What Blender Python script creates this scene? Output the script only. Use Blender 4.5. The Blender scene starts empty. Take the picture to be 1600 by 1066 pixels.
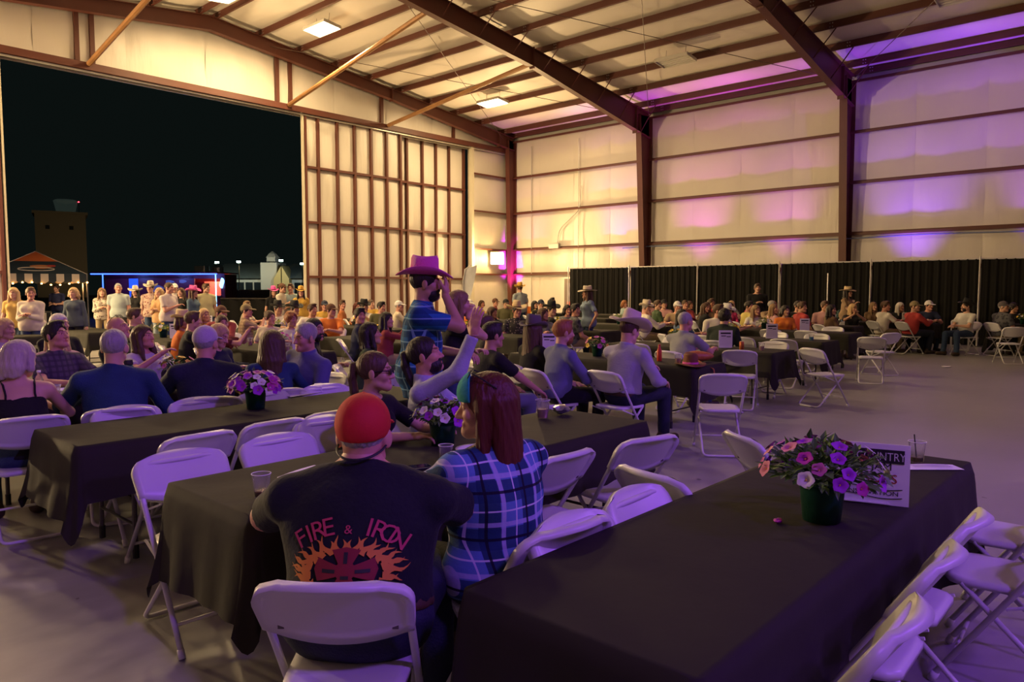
import bpy, bmesh, math, random
import numpy as np
from mathutils import Vector, Matrix, Euler

random.seed(7); RNG = np.random.default_rng(7)
scene = bpy.context.scene
COL = scene.collection
PI = math.pi
def R_(d): return math.radians(d)

# ------------------------------------------------------------------ camera
CAM_H = 1.6; FPX = 1156.0; PITCH = R_(4.0); YAW = R_(47.8)
cam_data = bpy.data.cameras.new('camera'); cam = bpy.data.objects.new('camera', cam_data)
COL.objects.link(cam); scene.camera = cam
cam.location = (0, 0, CAM_H)
cam.rotation_euler = (PI/2 - PITCH, 0, -YAW)
cam_data.sensor_width = 36.0; cam_data.lens = 36.0*FPX/1600.0
cam_data.clip_start = 0.05; cam_data.clip_end = 600

# ------------------------------------------------------------------ world, exposure
w = bpy.data.worlds.new('night'); scene.world = w; w.use_nodes = True
bg = w.node_tree.nodes['Background']
bg.inputs[0].default_value = (0.0030, 0.0048, 0.0044, 1); bg.inputs[1].default_value = 1.0
vs = scene.view_settings
vs.view_transform = 'Standard'; vs.look = 'None'; vs.gamma = 1.0; vs.use_curve_mapping = False
vs.exposure = 0.08

# ------------------------------------------------------------------ lights of the place, and added fill lamps
def lamp(name, kind, loc, energy, color, target=None, **kw):
    d = bpy.data.lights.new(name, kind); o = bpy.data.objects.new(name, d); COL.objects.link(o)
    d.energy = energy; d.color = color; o.location = loc
    if target is not None:
        o.rotation_euler = (Vector(target)-Vector(loc)).to_track_quat('-Z', 'Y').to_euler()
    for k, v in kw.items(): setattr(d, k, v)
    return o
WARM = (1.0, 0.70, 0.33)
# stage wash: purple stage lamps on the stage truss behind and right of the camera
lamp('stage_wash_lamp', 'SPOT', (9.0, -6.5, 7.4), 1900, (0.31, 0.09, 1.0), (3.0, 3.4, 0.5), spot_size=R_(75), spot_blend=0.8, shadow_soft_size=0.35)
lamp('stage_wash_lamp', 'SPOT', (0.5, -5.5, 7.4), 1650, (0.31, 0.09, 1.0), (1.6, 3.0, 0.5), spot_size=R_(80), spot_blend=0.8, shadow_soft_size=0.35)
lamp('stage_wash_lamp', 'SPOT', (15.0, -7.0, 7.4), 900, (0.45, 0.16, 1.0), (10.0, 4.5, 0.5), spot_size=R_(80), spot_blend=0.8, shadow_soft_size=0.35)
lamp('stage_wash_lamp', 'SPOT', (15.5, -7.0, 7.0), 2600, (0.30, 0.06, 1.0), (25.6, 4.6, 7.7), spot_size=R_(34), spot_blend=0.9, shadow_soft_size=0.3)
# purple wall washers standing on the floor behind the drape
for (y, x, colr, e, sz) in ((21.9, 24.5, (0.85, 0.04, 1.0), 600, 40), (17.2, 24.42, (0.50, 0.06, 1.0), 1700, 44), (13.6, 24.42, (0.85, 0.05, 1.0), 1500, 46),
                        (10.4, 24.42, (0.72, 0.04, 1.0), 1300, 46), (6.3, 24.42, (0.26, 0.06, 1.0), 2300, 52), (2.6, 24.42, (0.36, 0.06, 1.0), 1800, 52)):
    lamp('wall_washer_lamp', 'SPOT', (x, y, 0.35), e, colr, (25.25, y, 8.5), spot_size=R_(sz), spot_blend=0.9, shadow_soft_size=0.12)
lamp('corner_washer_lamp', 'SPOT', (24.5, 21.9, 0.35), 4200, (0.9, 0.03, 1.0), (25.42, 23.08, 2.6), spot_size=R_(26), spot_blend=0.8, shadow_soft_size=0.1)
lamp('drape_washer_lamp', 'SPOT', (23.7, 15.83, 0.3), 60, (0.25, 0.10, 1.0), (24.2, 15.83, 2.0), spot_size=R_(20), spot_blend=0.8, shadow_soft_size=0.05)
# weak warm fill lamps added out of view, without fixtures
lamp('fill_lamp', 'POINT', (3.0, -6.0, 8.6), 45, (1.0, 0.62, 0.38), shadow_soft_size=0.5)
lamp('fill_lamp', 'POINT', (17.0, -4.0, 8.2), 100, (1.0, 0.58, 0.42), shadow_soft_size=0.5)
# ------------------------------------------------------------------ geometry helpers
fwd_v = Vector((math.sin(YAW)*math.cos(PITCH), math.cos(YAW)*math.cos(PITCH), -math.sin(PITCH)))
rgt_v = Vector((math.cos(YAW), -math.sin(YAW), 0)); up_v = rgt_v.cross(fwd_v)
def ray_dir(px, py): return fwd_v*FPX + rgt_v*(px-800) + up_v*(533-py)
def onz(px, py, z):                        # a measured point of the photograph on the level z
    d = ray_dir(px, py); return Vector((0, 0, CAM_H)) + d*((z-CAM_H)/d.z)
def atd(px, depth, py=452):                # floor position of something seen at px, depth metres ahead
    d = ray_dir(px, py); p = d*(depth/FPX); return Vector((p.x, p.y, 0))
def proj(p):
    v = Vector(p)-Vector((0, 0, CAM_H)); a = v.dot(fwd_v)
    if a < 0.05: return (-9999, -9999, a)
    return (800+FPX*v.dot(rgt_v)/a, 533-FPX*v.dot(up_v)/a, a)

def link(o, parent=None):
    COL.objects.link(o)
    if parent is not None: o.parent = parent
    return o
def tag(o, label=None, cat=None, group=None, kind=None):
    if label: o['label'] = label
    if cat: o['category'] = cat
    if group: o['group'] = group
    if kind: o['kind'] = kind
    return o
def empty(name, loc=(0, 0, 0), rz=0, label=None, cat=None, group=None, kind=None):
    o = bpy.data.objects.new(name, None); COL.objects.link(o); o.empty_display_size = 0.1
    o.location = loc; o.rotation_euler = (0, 0, rz)
    return tag(o, label, cat, group, kind)
def meshobj(name, me, mat, parent=None, loc=None, smooth=False):
    if mat is not None and len(me.materials) == 0: me.materials.append(mat)
    if smooth: me.polygons.foreach_set('use_smooth', [True]*len(me.polygons))
    o = bpy.data.objects.new(name, me); link(o, parent)
    if loc is not None: o.location = loc
    return o
def copy_tree(o, parent=None):
    c = o.copy(); COL.objects.link(c)
    if parent is not None: c.parent = parent
    for ch in o.children: copy_tree(ch, c)
    return c

class MB:
    def __init__(s): s.v = []; s.f = []
    def add(s, vs, fs):
        n = len(s.v); s.v += [tuple(p) for p in vs]; s.f += [tuple(i+n for i in f) for f in fs]; return s
    def box(s, c, d, M=None, bev=0.0):
        hx, hy, hz = d[0]/2, d[1]/2, d[2]/2
        if bev <= 0:
            vs = [Vector((x*hx, y*hy, z*hz)) for x in (-1, 1) for y in (-1, 1) for z in (-1, 1)]
            fs = [(0, 1, 3, 2), (4, 6, 7, 5), (0, 4, 5, 1), (2, 3, 7, 6), (0, 2, 6, 4), (1, 5, 7, 3)]
        else:
            bm = bmesh.new(); bmesh.ops.create_cube(bm, size=1)
            for q in bm.verts: q.co = Vector((q.co.x*d[0], q.co.y*d[1], q.co.z*d[2]))
            bmesh.ops.bevel(bm, geom=bm.edges[:], offset=bev, segments=2, affect='EDGES', profile=0.6)
            bm.verts.index_update()
            vs = [q.co.copy() for q in bm.verts]; fs = [tuple(q.index for q in f.verts) for f in bm.faces]; bm.free()
        if M is not None: vs = [M @ q for q in vs]
        c = Vector(c); return s.add([q+c for q in vs], fs)
    def beam(s, a, b, wd, ht, up=(0, 0, 1)):
        a = Vector(a); b = Vector(b); t = (b-a).normalized(); side = t.cross(Vector(up)).normalized(); u = side.cross(t)
        vs = [p + side*(sx*wd/2) + u*(sz*ht/2) for p in (a, b) for sx, sz in ((-1, -1), (1, -1), (1, 1), (-1, 1))]
        return s.add(vs, [(3, 2, 1, 0), (4, 5, 6, 7), (0, 1, 5, 4), (1, 2, 6, 5), (2, 3, 7, 6), (3, 0, 4, 7)])
    def tube(s, pts, r, seg=8, closed=False, cap=True):
        pts = [Vector(p) for p in pts]; n = len(pts)
        rr = r if isinstance(r, (list, tuple)) else [r]*n
        rings = []; prev = None
        for i, p in enumerate(pts):
            if closed: t = pts[(i+1) % n]-pts[i-1]
            elif i == 0: t = pts[1]-p
            elif i == n-1: t = p-pts[i-1]
            else: t = (pts[i+1]-p).normalized()+(p-pts[i-1]).normalized()
            t.normalize()
            if prev is None: prev = t.orthogonal()
            nrm = prev-t*prev.dot(t)
            nrm = nrm.normalized() if nrm.length > 1e-6 else t.orthogonal().normalized()
            prev = nrm; bn = t.cross(nrm)
            rings.append([p+nrm*(rr[i]*math.cos(2*PI*k/seg))+bn*(rr[i]*math.sin(2*PI*k/seg)) for k in range(seg)])
        vs = [q for ring in rings for q in ring]; fs = []
        for i in range(n if closed else n-1):
            a = i*seg; b = ((i+1) % n)*seg
            fs += [(a+k, a+(k+1) % seg, b+(k+1) % seg, b+k) for k in range(seg)]
        if cap and not closed:
            fs.append(tuple(range(seg-1, -1, -1))); fs.append(tuple((n-1)*seg+k for k in range(seg)))
        return s.add(vs, fs)
    def lathe(s, prof, seg=16, c=(0, 0, 0), cap0=True, cap1=True):
        vs = []; fs = []
        for (r, z) in prof:
            vs += [(c[0]+r*math.cos(2*PI*k/seg), c[1]+r*math.sin(2*PI*k/seg), c[2]+z) for k in range(seg)]
        for i in range(len(prof)-1):
            a = i*seg; b = a+seg
            fs += [(a+k, a+(k+1) % seg, b+(k+1) % seg, b+k) for k in range(seg)]
        if cap0: fs.append(tuple(range(seg-1, -1, -1)))
        if cap1: fs.append(tuple((len(prof)-1)*seg+k for k in range(seg)))
        return s.add(vs, fs)
    def grid(s, fn, nu, nv):
        vs = [fn(i/nu, j/nv) for j in range(nv+1) for i in range(nu+1)]
        fs = [(j*(nu+1)+i, j*(nu+1)+i+1, (j+1)*(nu+1)+i+1, (j+1)*(nu+1)+i) for j in range(nv) for i in range(nu)]
        return s.add(vs, fs)
    def mesh(s, name):
        me = bpy.data.meshes.new(name); me.from_pydata([tuple(p) for p in s.v], [], s.f); me.update(); return me
    def build(s, name, mat, parent=None, loc=None, smooth=False):
        return meshobj(name, s.mesh(name), mat, parent, loc, smooth)

def rounded(pts, r, n=4):
    """polyline with rounded inner corners"""
    pts = [Vector(p) for p in pts]; out = [pts[0]]
    for i in range(1, len(pts)-1):
        a, b, c = pts[i-1], pts[i], pts[i+1]
        d1 = (a-b); d2 = (c-b); q = min(r, d1.length*0.45, d2.length*0.45)
        p1 = b+d1.normalized()*q; p2 = b+d2.normalized()*q
        for k in range(n+1):
            t = k/n; out.append(p1*(1-t)**2+b*2*t*(1-t)+p2*t*t)
    out.append(pts[-1]); return out

# ------------------------------------------------------------------ materials
MATS = {}
def mat(name, col, rough=0.6, metal=0.0, bump=None, var=None, spec=0.5, emit=None, trans=0.0, sheen=0.0, alpha=1.0, coat=0.0, vcol=False, ior=1.45):
    """bump=(scale, strength[, (sx,sy,sz)]); var=(scale, amount) colour mottling"""
    if name in MATS: return MATS[name]
    m = bpy.data.materials.new(name); m.use_nodes = True; nt = m.node_tree; b = nt.nodes['Principled BSDF']
    c = tuple(col)+((1,) if len(col) == 3 else ())
    b.inputs['Base Color'].default_value = c; b.inputs['Roughness'].default_value = rough
    b.inputs['Metallic'].default_value = metal; b.inputs['Specular IOR Level'].default_value = spec
    b.inputs['Transmission Weight'].default_value = trans; b.inputs['Sheen Weight'].default_value = sheen
    b.inputs['Coat Weight'].default_value = coat; b.inputs['IOR'].default_value = ior
    if alpha < 1: b.inputs['Alpha'].default_value = alpha
    if emit: b.inputs['Emission Color'].default_value = tuple(emit[0])+(1,); b.inputs['Emission Strength'].default_value = emit[1]
    tc = None
    def coord(sc):
        nonlocal tc
        if tc is None: tc = nt.nodes.new('ShaderNodeTexCoord')
        mp = nt.nodes.new('ShaderNodeMapping'); mp.inputs['Scale'].default_value = sc
        nt.links.new(tc.outputs['Object'], mp.inputs[0]); return mp
    if var:
        mp = coord((1, 1, 1) if len(var) < 3 else var[2]); nz = nt.nodes.new('ShaderNodeTexNoise'); nz.inputs['Scale'].default_value = var[0]; nz.inputs['Detail'].default_value = 4
        nt.links.new(mp.outputs[0], nz.inputs[0])
        mx = nt.nodes.new('ShaderNodeMixRGB'); a = var[1]
        mx.inputs[1].default_value = tuple(max(0, x*(1-a)) for x in c[:3])+(1,); mx.inputs[2].default_value = tuple(min(1, x*(1+a)) for x in c[:3])+(1,)
        nt.links.new(nz.outputs[0], mx.inputs[0]); nt.links.new(mx.outputs[0], b.inputs['Base Color'])
    if vcol:
        at = nt.nodes.new('ShaderNodeAttribute'); at.attribute_name = 'tint'
        mx = nt.nodes.new('ShaderNodeMixRGB'); mx.blend_type = 'MULTIPLY'; mx.inputs[0].default_value = 1; mx.inputs[2].default_value = c
        nt.links.new(at.outputs['Color'], mx.inputs[1]); nt.links.new(mx.outputs[0], b.inputs['Base Color'])
    if bump:
        mp = coord((1, 1, 1) if len(bump) < 3 else bump[2]); nz = nt.nodes.new('ShaderNodeTexNoise'); nz.inputs['Scale'].default_value = bump[0]; nz.inputs['Detail'].default_value = 3
        nt.links.new(mp.outputs[0], nz.inputs[0]); bp = nt.nodes.new('ShaderNodeBump'); bp.inputs['Strength'].default_value = bump[1]; bp.inputs['Distance'].default_value = 0.02
        nt.links.new(nz.outputs[0], bp.inputs['Height']); nt.links.new(bp.outputs[0], b.inputs['Normal'])
    MATS[name] = m; return m

STEEL = mat('primer_red_steel', (0.10, 0.029, 0.018), 0.5, bump=(30, .05), var=(1.5, .25))
INSUL = mat('white_vinyl_insulation', (0.66, 0.61, 0.54), 0.42, bump=(4, .5, (2.2, 2.2, .35)), var=(.5, .08))
ROOFI = mat('white_vinyl_roof_insulation', (0.70, 0.65, 0.57), 0.5, bump=(1.1, .5, (2.2, .5, 1)), var=(.6, .10))
WHITEP = mat('white_chair_plastic', (0.62, 0.61, 0.63), 0.34, var=(4, .04))
WHITEM = mat('white_chair_tube', (0.66, 0.65, 0.66), 0.3)
BLACKM = mat('black_rubber', (0.02, 0.02, 0.02), 0.6)
CLOTH = mat('black_polyester_cloth', (0.0215, 0.0195, 0.0130), 0.78, bump=(9, .14), sheen=0.0, spec=0.26)
DRAPE = mat('black_drape', (0.010, 0.0095, 0.009), 0.85, sheen=0.03, spec=0.2)
GREYM = mat('grey_table_leg', (0.10, 0.09, 0.085), 0.4, metal=0.6)
TABTOP = mat('beige_table_plastic', (0.45, 0.41, 0.35), 0.5, var=(8, .06))
CHROME = mat('brushed_aluminium', (0.6, 0.6, 0.62), 0.3, metal=0.9)
PAPER = mat('white_paper', (0.78, 0.77, 0.76), 0.7)
INK = mat('black_ink', (0.012, 0.012, 0.014), 0.6)
# ================================================================== THE BUILDING
XR, XW, XL = 11.3, 25.7, -3.1             # ridge, right wall, left wall
YD, YB = 23.5, -16.0                      # door wall, back wall
ZR, ZE = 10.15, 8.45
SL = (ZR-ZE)/(XW-XR)
def roofz(x): return ZR-abs(x-XR)*SL
FRAMES = (23.5, 15.9, 8.3, 0.7, -6.9, -14.5)

# floor: sealed concrete with saw-cut joints
def floor_mat():
    m = bpy.data.materials.new('sealed_concrete'); m.use_nodes = True; nt = m.node_tree; b = nt.nodes['Principled BSDF']
    tc = nt.nodes.new('ShaderNodeTexCoord')
    def noise(sc, det, scl=(1, 1, 1)):
        mp = nt.nodes.new('ShaderNodeMapping'); mp.inputs['Scale'].default_value = scl; nt.links.new(tc.outputs['Object'], mp.inputs[0])
        n = nt.nodes.new('ShaderNodeTexNoise'); n.inputs['Scale'].default_value = sc; n.inputs['Detail'].default_value = det; nt.links.new(mp.outputs[0], n.inputs[0]); return n
    n1 = noise(.45, 5); n2 = noise(5, 6, (1, 1.6, 1)); n3 = noise(30, 2)
    cr = nt.nodes.new('ShaderNodeValToRGB'); cr.color_ramp.elements[0].color = (.20, .195, .185, 1); cr.color_ramp.elements[1].color = (.34, .33, .31, 1)
    cr.color_ramp.elements[0].position = .3; cr.color_ramp.elements[1].position = .7
    mx = nt.nodes.new('ShaderNodeMixRGB'); mx.inputs[0].default_value = .4; nt.links.new(n1.outputs[0], mx.inputs[1]); nt.links.new(n2.outputs[0], mx.inputs[2])
    nt.links.new(mx.outputs[0], cr.inputs[0])
    # stains: sparse dark specks
    n4 = noise(9, 1); st = nt.nodes.new('ShaderNodeMath'); st.operation = 'GREATER_THAN'; st.inputs[1].default_value = .80; nt.links.new(n4.outputs[0], st.inputs[0])
    m2 = nt.nodes.new('ShaderNodeMixRGB'); m2.blend_type = 'MULTIPLY'; m2.inputs[2].default_value = (.45, .42, .4, 1)
    nt.links.new(st.outputs[0], m2.inputs[0]); nt.links.new(cr.outputs[0], m2.inputs[1]); nt.links.new(m2.outputs[0], b.inputs['Base Color'])
    mr = nt.nodes.new('ShaderNodeMapRange'); mr.inputs[3].default_value = .24; mr.inputs[4].default_value = .46; nt.links.new(n2.outputs[0], mr.inputs[0]); nt.links.new(mr.outputs[0], b.inputs['Roughness'])
    bp = nt.nodes.new('ShaderNodeBump'); bp.inputs['Strength'].default_value = .018; bp.inputs['Distance'].default_value = .02; nt.links.new(n2.outputs[0], bp.inputs['Height']); nt.links.new(bp.outputs[0], b.inputs['Normal'])
    return m
FLOORM = floor_mat()
tag(MB().box(((XL+XW)/2, (YD+YB)/2, -.1), (XW-XL, YD-YB, .2)).build('floor', FLOORM), kind='structure')

# ceiling deck with frames, purlins, insulation blankets
deck = MB()
deck.add([(XL, YB, roofz(XL)+.26), (XR, YB, ZR+.26), (XW, YB, roofz(XW)+.26), (XL, YD+.1, roofz(XL)+.26), (XR, YD+.1, ZR+.26), (XW, YD+.1, roofz(XW)+.26),
          (XL, YB, roofz(XL)+.34), (XR, YB, ZR+.34), (XW, YB, roofz(XW)+.34), (XL, YD+.1, roofz(XL)+.34), (XR, YD+.1, ZR+.34), (XW, YD+.1, roofz(XW)+.34)],
         [(0, 1, 4, 3), (1, 2, 5, 4), (6, 9, 10, 7), (7, 10, 11, 8), (0, 3, 9, 6), (2, 8, 11, 5), (0, 6, 7, 1), (1, 7, 8, 2), (3, 4, 10, 9), (4, 5, 11, 10)])
ceiling = tag(deck.build('ceiling', mat('roof_deck', (.55, .52, .47), .6)), kind='structure')
PX = [25.55] + [24.85-1.475*i for i in range(10)]          # purlin lines right of the ridge
PXL = [2*XR-x for x in PX[1:]]
def purlin(x):
    z = roofz(x)+.02; a = math.atan(SL)*(1 if x > XR else -1)
    mb = MB(); y0, y1 = YB+.1, YD-.02; zc = z+.11
    mb.box((x, (y0+y1)/2, zc), (.012, y1-y0, .22)); mb.box((x+.035, (y0+y1)/2, zc+.105), (.075, y1-y0, .012)); mb.box((x-.035, (y0+y1)/2, zc-.105), (.075, y1-y0, .014))
    o = mb.build('purlin', STEEL, ceiling)
    bl = MB()
    for fy in FRAMES[:4]:                                   # lap bolts each side of a frame
        for dy in (-.62, -.55, .55, .62):
            for dz in (-.05, .05):
                bl.box((x-.012, fy+dy, zc+dz), (.014, .028, .028))
    tag(bl.build('bolt_group', CHROME, o), kind='stuff')
for x in PX+PXL: purlin(x)
# blanket panels between purlins, sagging a little, one per bay
allx = sorted([XL+.05]+PXL+PX+[XW-.02])
for i in range(len(allx)-1):
    x0, x1 = allx[i], allx[i+1]
    if x1-x0 < .2: continue
    for j in range(len(FRAMES)-1):
        if FRAMES[j] < 0 or x1 < 1: continue
        y0, y1 = FRAMES[j+1], FRAMES[j]
        ph = random.random()*6
        def fn(u, v, x0=x0, x1=x1, y0=y0, y1=y1, ph=ph):
            x = x0+(x1-x0)*u; y = y0+(y1-y0)*v
            sag = .045*math.sin(PI*u)*(1+.35*math.sin(5*v*PI+ph)+.3*math.sin(11*v+2*ph))
            return (x, y, roofz(x)+.235-sag)
        MB().grid(fn, 4, 14).build('insulation_panel', ROOFI, ceiling, smooth=True)
# rigid frames
def ibeam(mb, a, b, d0, d1, side, fl=.22, tw=.012, tf=.018):
    """web in the plane spanned by ab and 'side' (unit, toward the inside); depth d0 at a, d1 at b"""
    a = Vector(a); b = Vector(b); side = Vector(side).normalized(); n = (b-a).cross(side).normalized()
    for off, t in ((0, 1), (1, 1)):
        p = a+side*(d0*off); q = b+side*(d1*off)
        dr = (q-p).normalized(); u = n.cross(dr)
        vs = [c+n*(sx*fl/2)+u*(sz*tf/2) for c in (p, q) for sx, sz in ((-1, -1), (1, -1), (1, 1), (-1, 1))]
        mb.add(vs, [(3, 2, 1, 0), (4, 5, 6, 7), (0, 1, 5, 4), (1, 2, 6, 5), (2, 3, 7, 6), (3, 0, 4, 7)])
    vs = [c+n*(sx*tw/2) for c in (a, b, b+side*d1, a+side*d0) for sx in (-1, 1)]
    mb.add(vs, [(0, 2, 4, 6), (1, 7, 5, 3), (0, 1, 3, 2), (2, 3, 5, 4), (4, 5, 7, 6), (6, 7, 1, 0)])
wall_right = tag(MB().box((XW+.1, (YD+YB)/2, ZE/2+.1), (.08, YD-YB, ZE+.35)).build('wall_right', mat('outer_sheeting', (.5, .48, .44), .5)), kind='structure')
wall_left = tag(MB().box((XL-.1, (YD+YB)/2, ZE/2+.1), (.08, YD-YB, ZE+.35)).build('wall_left', INSUL), kind='structure')
wall_rear = tag(MB().box(((XL+XW)/2, YB-.05, 5), (XW-XL, .08, 10.8)).build('wall_rear', INSUL), kind='structure')
for k, fy in enumerate(FRAMES[:4]):
    end = (k == 0)
    if end: fy = fy-.42
    for s in (1, -1):
        if s < 0 and not end and fy < 10: pass
        xe = XR+s*(XW-XR)
        mb = MB(); dk = .55 if end else .95; dm = .38 if end else .55
        xm = XR+s*7.2
        xk = xe-s*.15
        up = Vector((-s*SL*0, 0, -1))
        ibeam(mb, (xk, fy, roofz(xk)), (xm, fy, roofz(xm)), dk, dm, (0, 0, -1))
        ibeam(mb, (xm, fy, roofz(xm)), (XR, fy, roofz(XR)), dm, dm+.05, (0, 0, -1))
        o = mb.build('rafter', STEEL, ceiling)
        pl = MB()                                            # splice and stiffener plates, flange braces
        for xs in (xe-s*1.15, xm):
            pl.box((xs, fy, roofz(xs)-(dk if xs != xm else dm)/2), (.03, .2, (dk if xs != xm else dm)+.12))
        pl.build('splice_plate', STEEL, o)
        mb = MB()
        ib = (.30, .85) if not end else (.3, .5)
        ibeam(mb, (xe-s*.08, fy, 0), (xe-s*.08, fy, ZE-.1), ib[0], ib[1], (-s, 0, 0), fl=.24)
        mb.box((xe-s*.2, fy, .012), (.5, .34, .024))
        mb.build('column', STEEL, wall_right if s > 0 else wall_left)
        if not end:
            fbm = []
            for x in PX[1:]+PXL[:0]:
                xx = x if s > 0 else 2*XR-x
                if abs(xx-XR) < 1 or xx < 4: continue
                dep = dk+(dm-dk)*min(1, abs(xe-xx)/7.2)
                for sy in (-1, 1):
                    MB().tube([(xx, fy+sy*.1, roofz(xx)-dep+.05), (xx, fy+sy*.75, roofz(xx)+.06)], .018, 5).build('flange_brace', STEEL, o)
# eave strut + girts + wall blankets on the right wall
GZ = [0.0, 2.3, 3.42, 5.08, 6.70, 8.32]
for z in GZ[1:]:
    mb = MB(); y0, y1 = YB+.1, YD-.05; d = .16 if z < 8 else .2
    mb.box((XW-.10, (y0+y1)/2, z), (d, y1-y0, .012)); mb.box((XW-.10-d/2, (y0+y1)/2, z-.03), (.012, y1-y0, .075)); mb.box((XW-.02, (y0+y1)/2, z+.03), (.012, y1-y0, .07))
    mb.build('girt', STEEL, wall_right)
seams = {}
for j in range(len(FRAMES)-1):
    y0, y1 = FRAMES[j+1], FRAMES[j]
    if y1 < 0: continue
    nseam = 4
    for i in range(len(GZ)-1):
        for q in range(nseam):
            ya, yb = y0+(y1-y0)*q/nseam, y0+(y1-y0)*(q+1)/nseam
            z0, z1 = GZ[i], GZ[i+1]; ph = random.random()*9
            def fn(u, v, ya=ya, yb=yb, z0=z0, z1=z1, ph=ph):
                e = math.sin(PI*v)**.6 * math.sin(PI*u)**.35
                return (XW-.015-.032*e-.006*math.sin(9*u+ph)*math.sin(PI*v)-.004*math.sin(17*u+5*v+ph), ya+(yb-ya)*u, z0+(z1-z0)*v)
            MB().grid(fn, 10, 6).build('insulation_panel', INSUL, wall_right, smooth=True)
# cable tray strip, conduits on the right wall
mb = MB(); mb.tube([(XW-.26, y, 3.27+.02*math.sin(y*1.3)) for y in np.linspace(.5, 17, 40)], .022, 6)
mb.build('cable_run', mat('blue_grey_cable', (.16, .2, .3), .5), wall_right)
for y, zt in ((22.0, 8.0), (19.35, 8.0)):
    mb = MB(); mb.tube([(XW-.13, y, .1), (XW-.13, y, zt)], .018, 6)
    mb.build('conduit', mat('galvanised', (.42, .4, .38), .4, metal=.5), wall_right)
MB().tube(rounded([(XW-.15, 19.2, 6.0), (XW-.15, 19.25, 5.0), (XW-.15, 20.4, 4.2), (XW-.15, 20.5, 3.42)], .3), .02, 6).build('conduit', MATS['galvanised'], wall_right)
MB().box((XW-.2, 20.6, 3.5), (.16, .55, .22), bev=.02).build('junction_box', MATS['galvanised'], wall_right)

# ---------------------------------------------------------------- door wall (gable end)
wall_door = empty('wall_door', (0, 0, 0)); wall_door['kind'] = 'structure'
HD = 7.86
# gable sheet above the header, as wrinkled blankets
gx = np.linspace(XL, XW-.02, 13)
for i in range(12):
    x0, x1 = gx[i], gx[i+1]; ph = random.random()*9
    def fn(u, v, x0=x0, x1=x1, ph=ph):
        x = x0+(x1-x0)*u; zt = roofz(x)+.2; z = HD+(zt-HD)*v
        return (x, YD-.10-.05*math.sin(PI*v)**.7*math.sin(PI*u)**.4-.018*math.sin(14*u+8*v+ph)*math.sin(PI*v), z)
    MB().grid(fn, 14, 8).build('insulation_panel', INSUL, wall_door, smooth=True)
MB().add([(XL, YD+.02, HD), (XW, YD+.02, HD), (XW, YD+.02, roofz(XW)+.3), (XR, YD+.02, ZR+.3), (XL, YD+.02, roofz(XL)+.3), (XL, YD+.1, HD), (XW, YD+.1, HD), (XW, YD+.1, roofz(XW)+.3), (XR, YD+.1, ZR+.3), (XL, YD+.1, roofz(XL)+.3)],
         [(0, 1, 2, 3, 4), (9, 8, 7, 6, 5), (0, 5, 6, 1)]).build('gable_sheet', MATS['outer_sheeting'], wall_door)
# header beam and door tracks
mb = MB(); mb.box(((XL+XW)/2, YD-.16, HD+.10), (XW-XL, .30, .03)); mb.box(((XL+XW)/2, YD-.31, HD+.02), (XW-XL, .02, .20)); mb.box(((XL+XW)/2, YD-.02, HD+.02), (XW-XL, .02, .22))
mb.build('header_beam', STEEL, wall_door)
mb = MB(); mb.box(((XL+XW)/2, YD-.2, HD-.11), (XW-XL, .06, .05)); mb.box(((XL+XW)/2, YD+.02, HD-.13), (XW-XL, .05, .06))
mb.build('door_track', mat('aluminium_track', (.5, .47, .4), .4, metal=.4), wall_door)
for x in (4.2, 7.55, 7.95, 13.75, 14.25, 18.2, 22.0):
    MB().box((x, YD-.18, (HD+roofz(x)-.3)/2+.05), (.12, .12, max(.2, roofz(x)-.5-HD))).build('hanger_post', STEEL, wall_door)
for x in (4.2, 7.8, 14.1, 18.4):
    MB().tube([(x, YD-.35, HD+.08), (x, 15.95, roofz(x)-.5)], .075, 8).build('brace_pipe', mat('rusty_pipe', (.30, .15, .06), .4, metal=.2, var=(3, .35)), ceiling)
# strip of wall right of the door
for i in range(len(GZ)-1):
    z0, z1 = GZ[i], min(GZ[i+1], HD)
    if z1 <= z0: continue
    ph = random.random()*9
    def fn(u, v, z0=z0, z1=z1, ph=ph):
        return (23.15+(XW-.05-23.15)*u, YD-.05-.05*math.sin(PI*v)**.6*math.sin(PI*u)**.4-.008*math.sin(9*u+ph), z0+(z1-z0)*v)
    MB().grid(fn, 10, 6).build('insulation_panel', INSUL, wall_door, smooth=True)
    if z0 > 0:
        mb = MB(); mb.box(((23.1+XW)/2, YD-.14, z0), (XW-23.1, .18, .012)); mb.box(((23.1+XW)/2, YD-.23, z0-.03), (XW-23.1, .012, .075)); mb.build('girt', STEEL, wall_door)
MB().box((24.4, YD+.05, HD/2), (2.6, .06, HD)).build('outer_sheet', MATS['outer_sheeting'], wall_door)
MB().box((23.1, YD-.14, HD/2), (.14, .22, HD)).build('door_post', mat('pale_trim', (.55, .5, .38), .5), wall_door)
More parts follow.
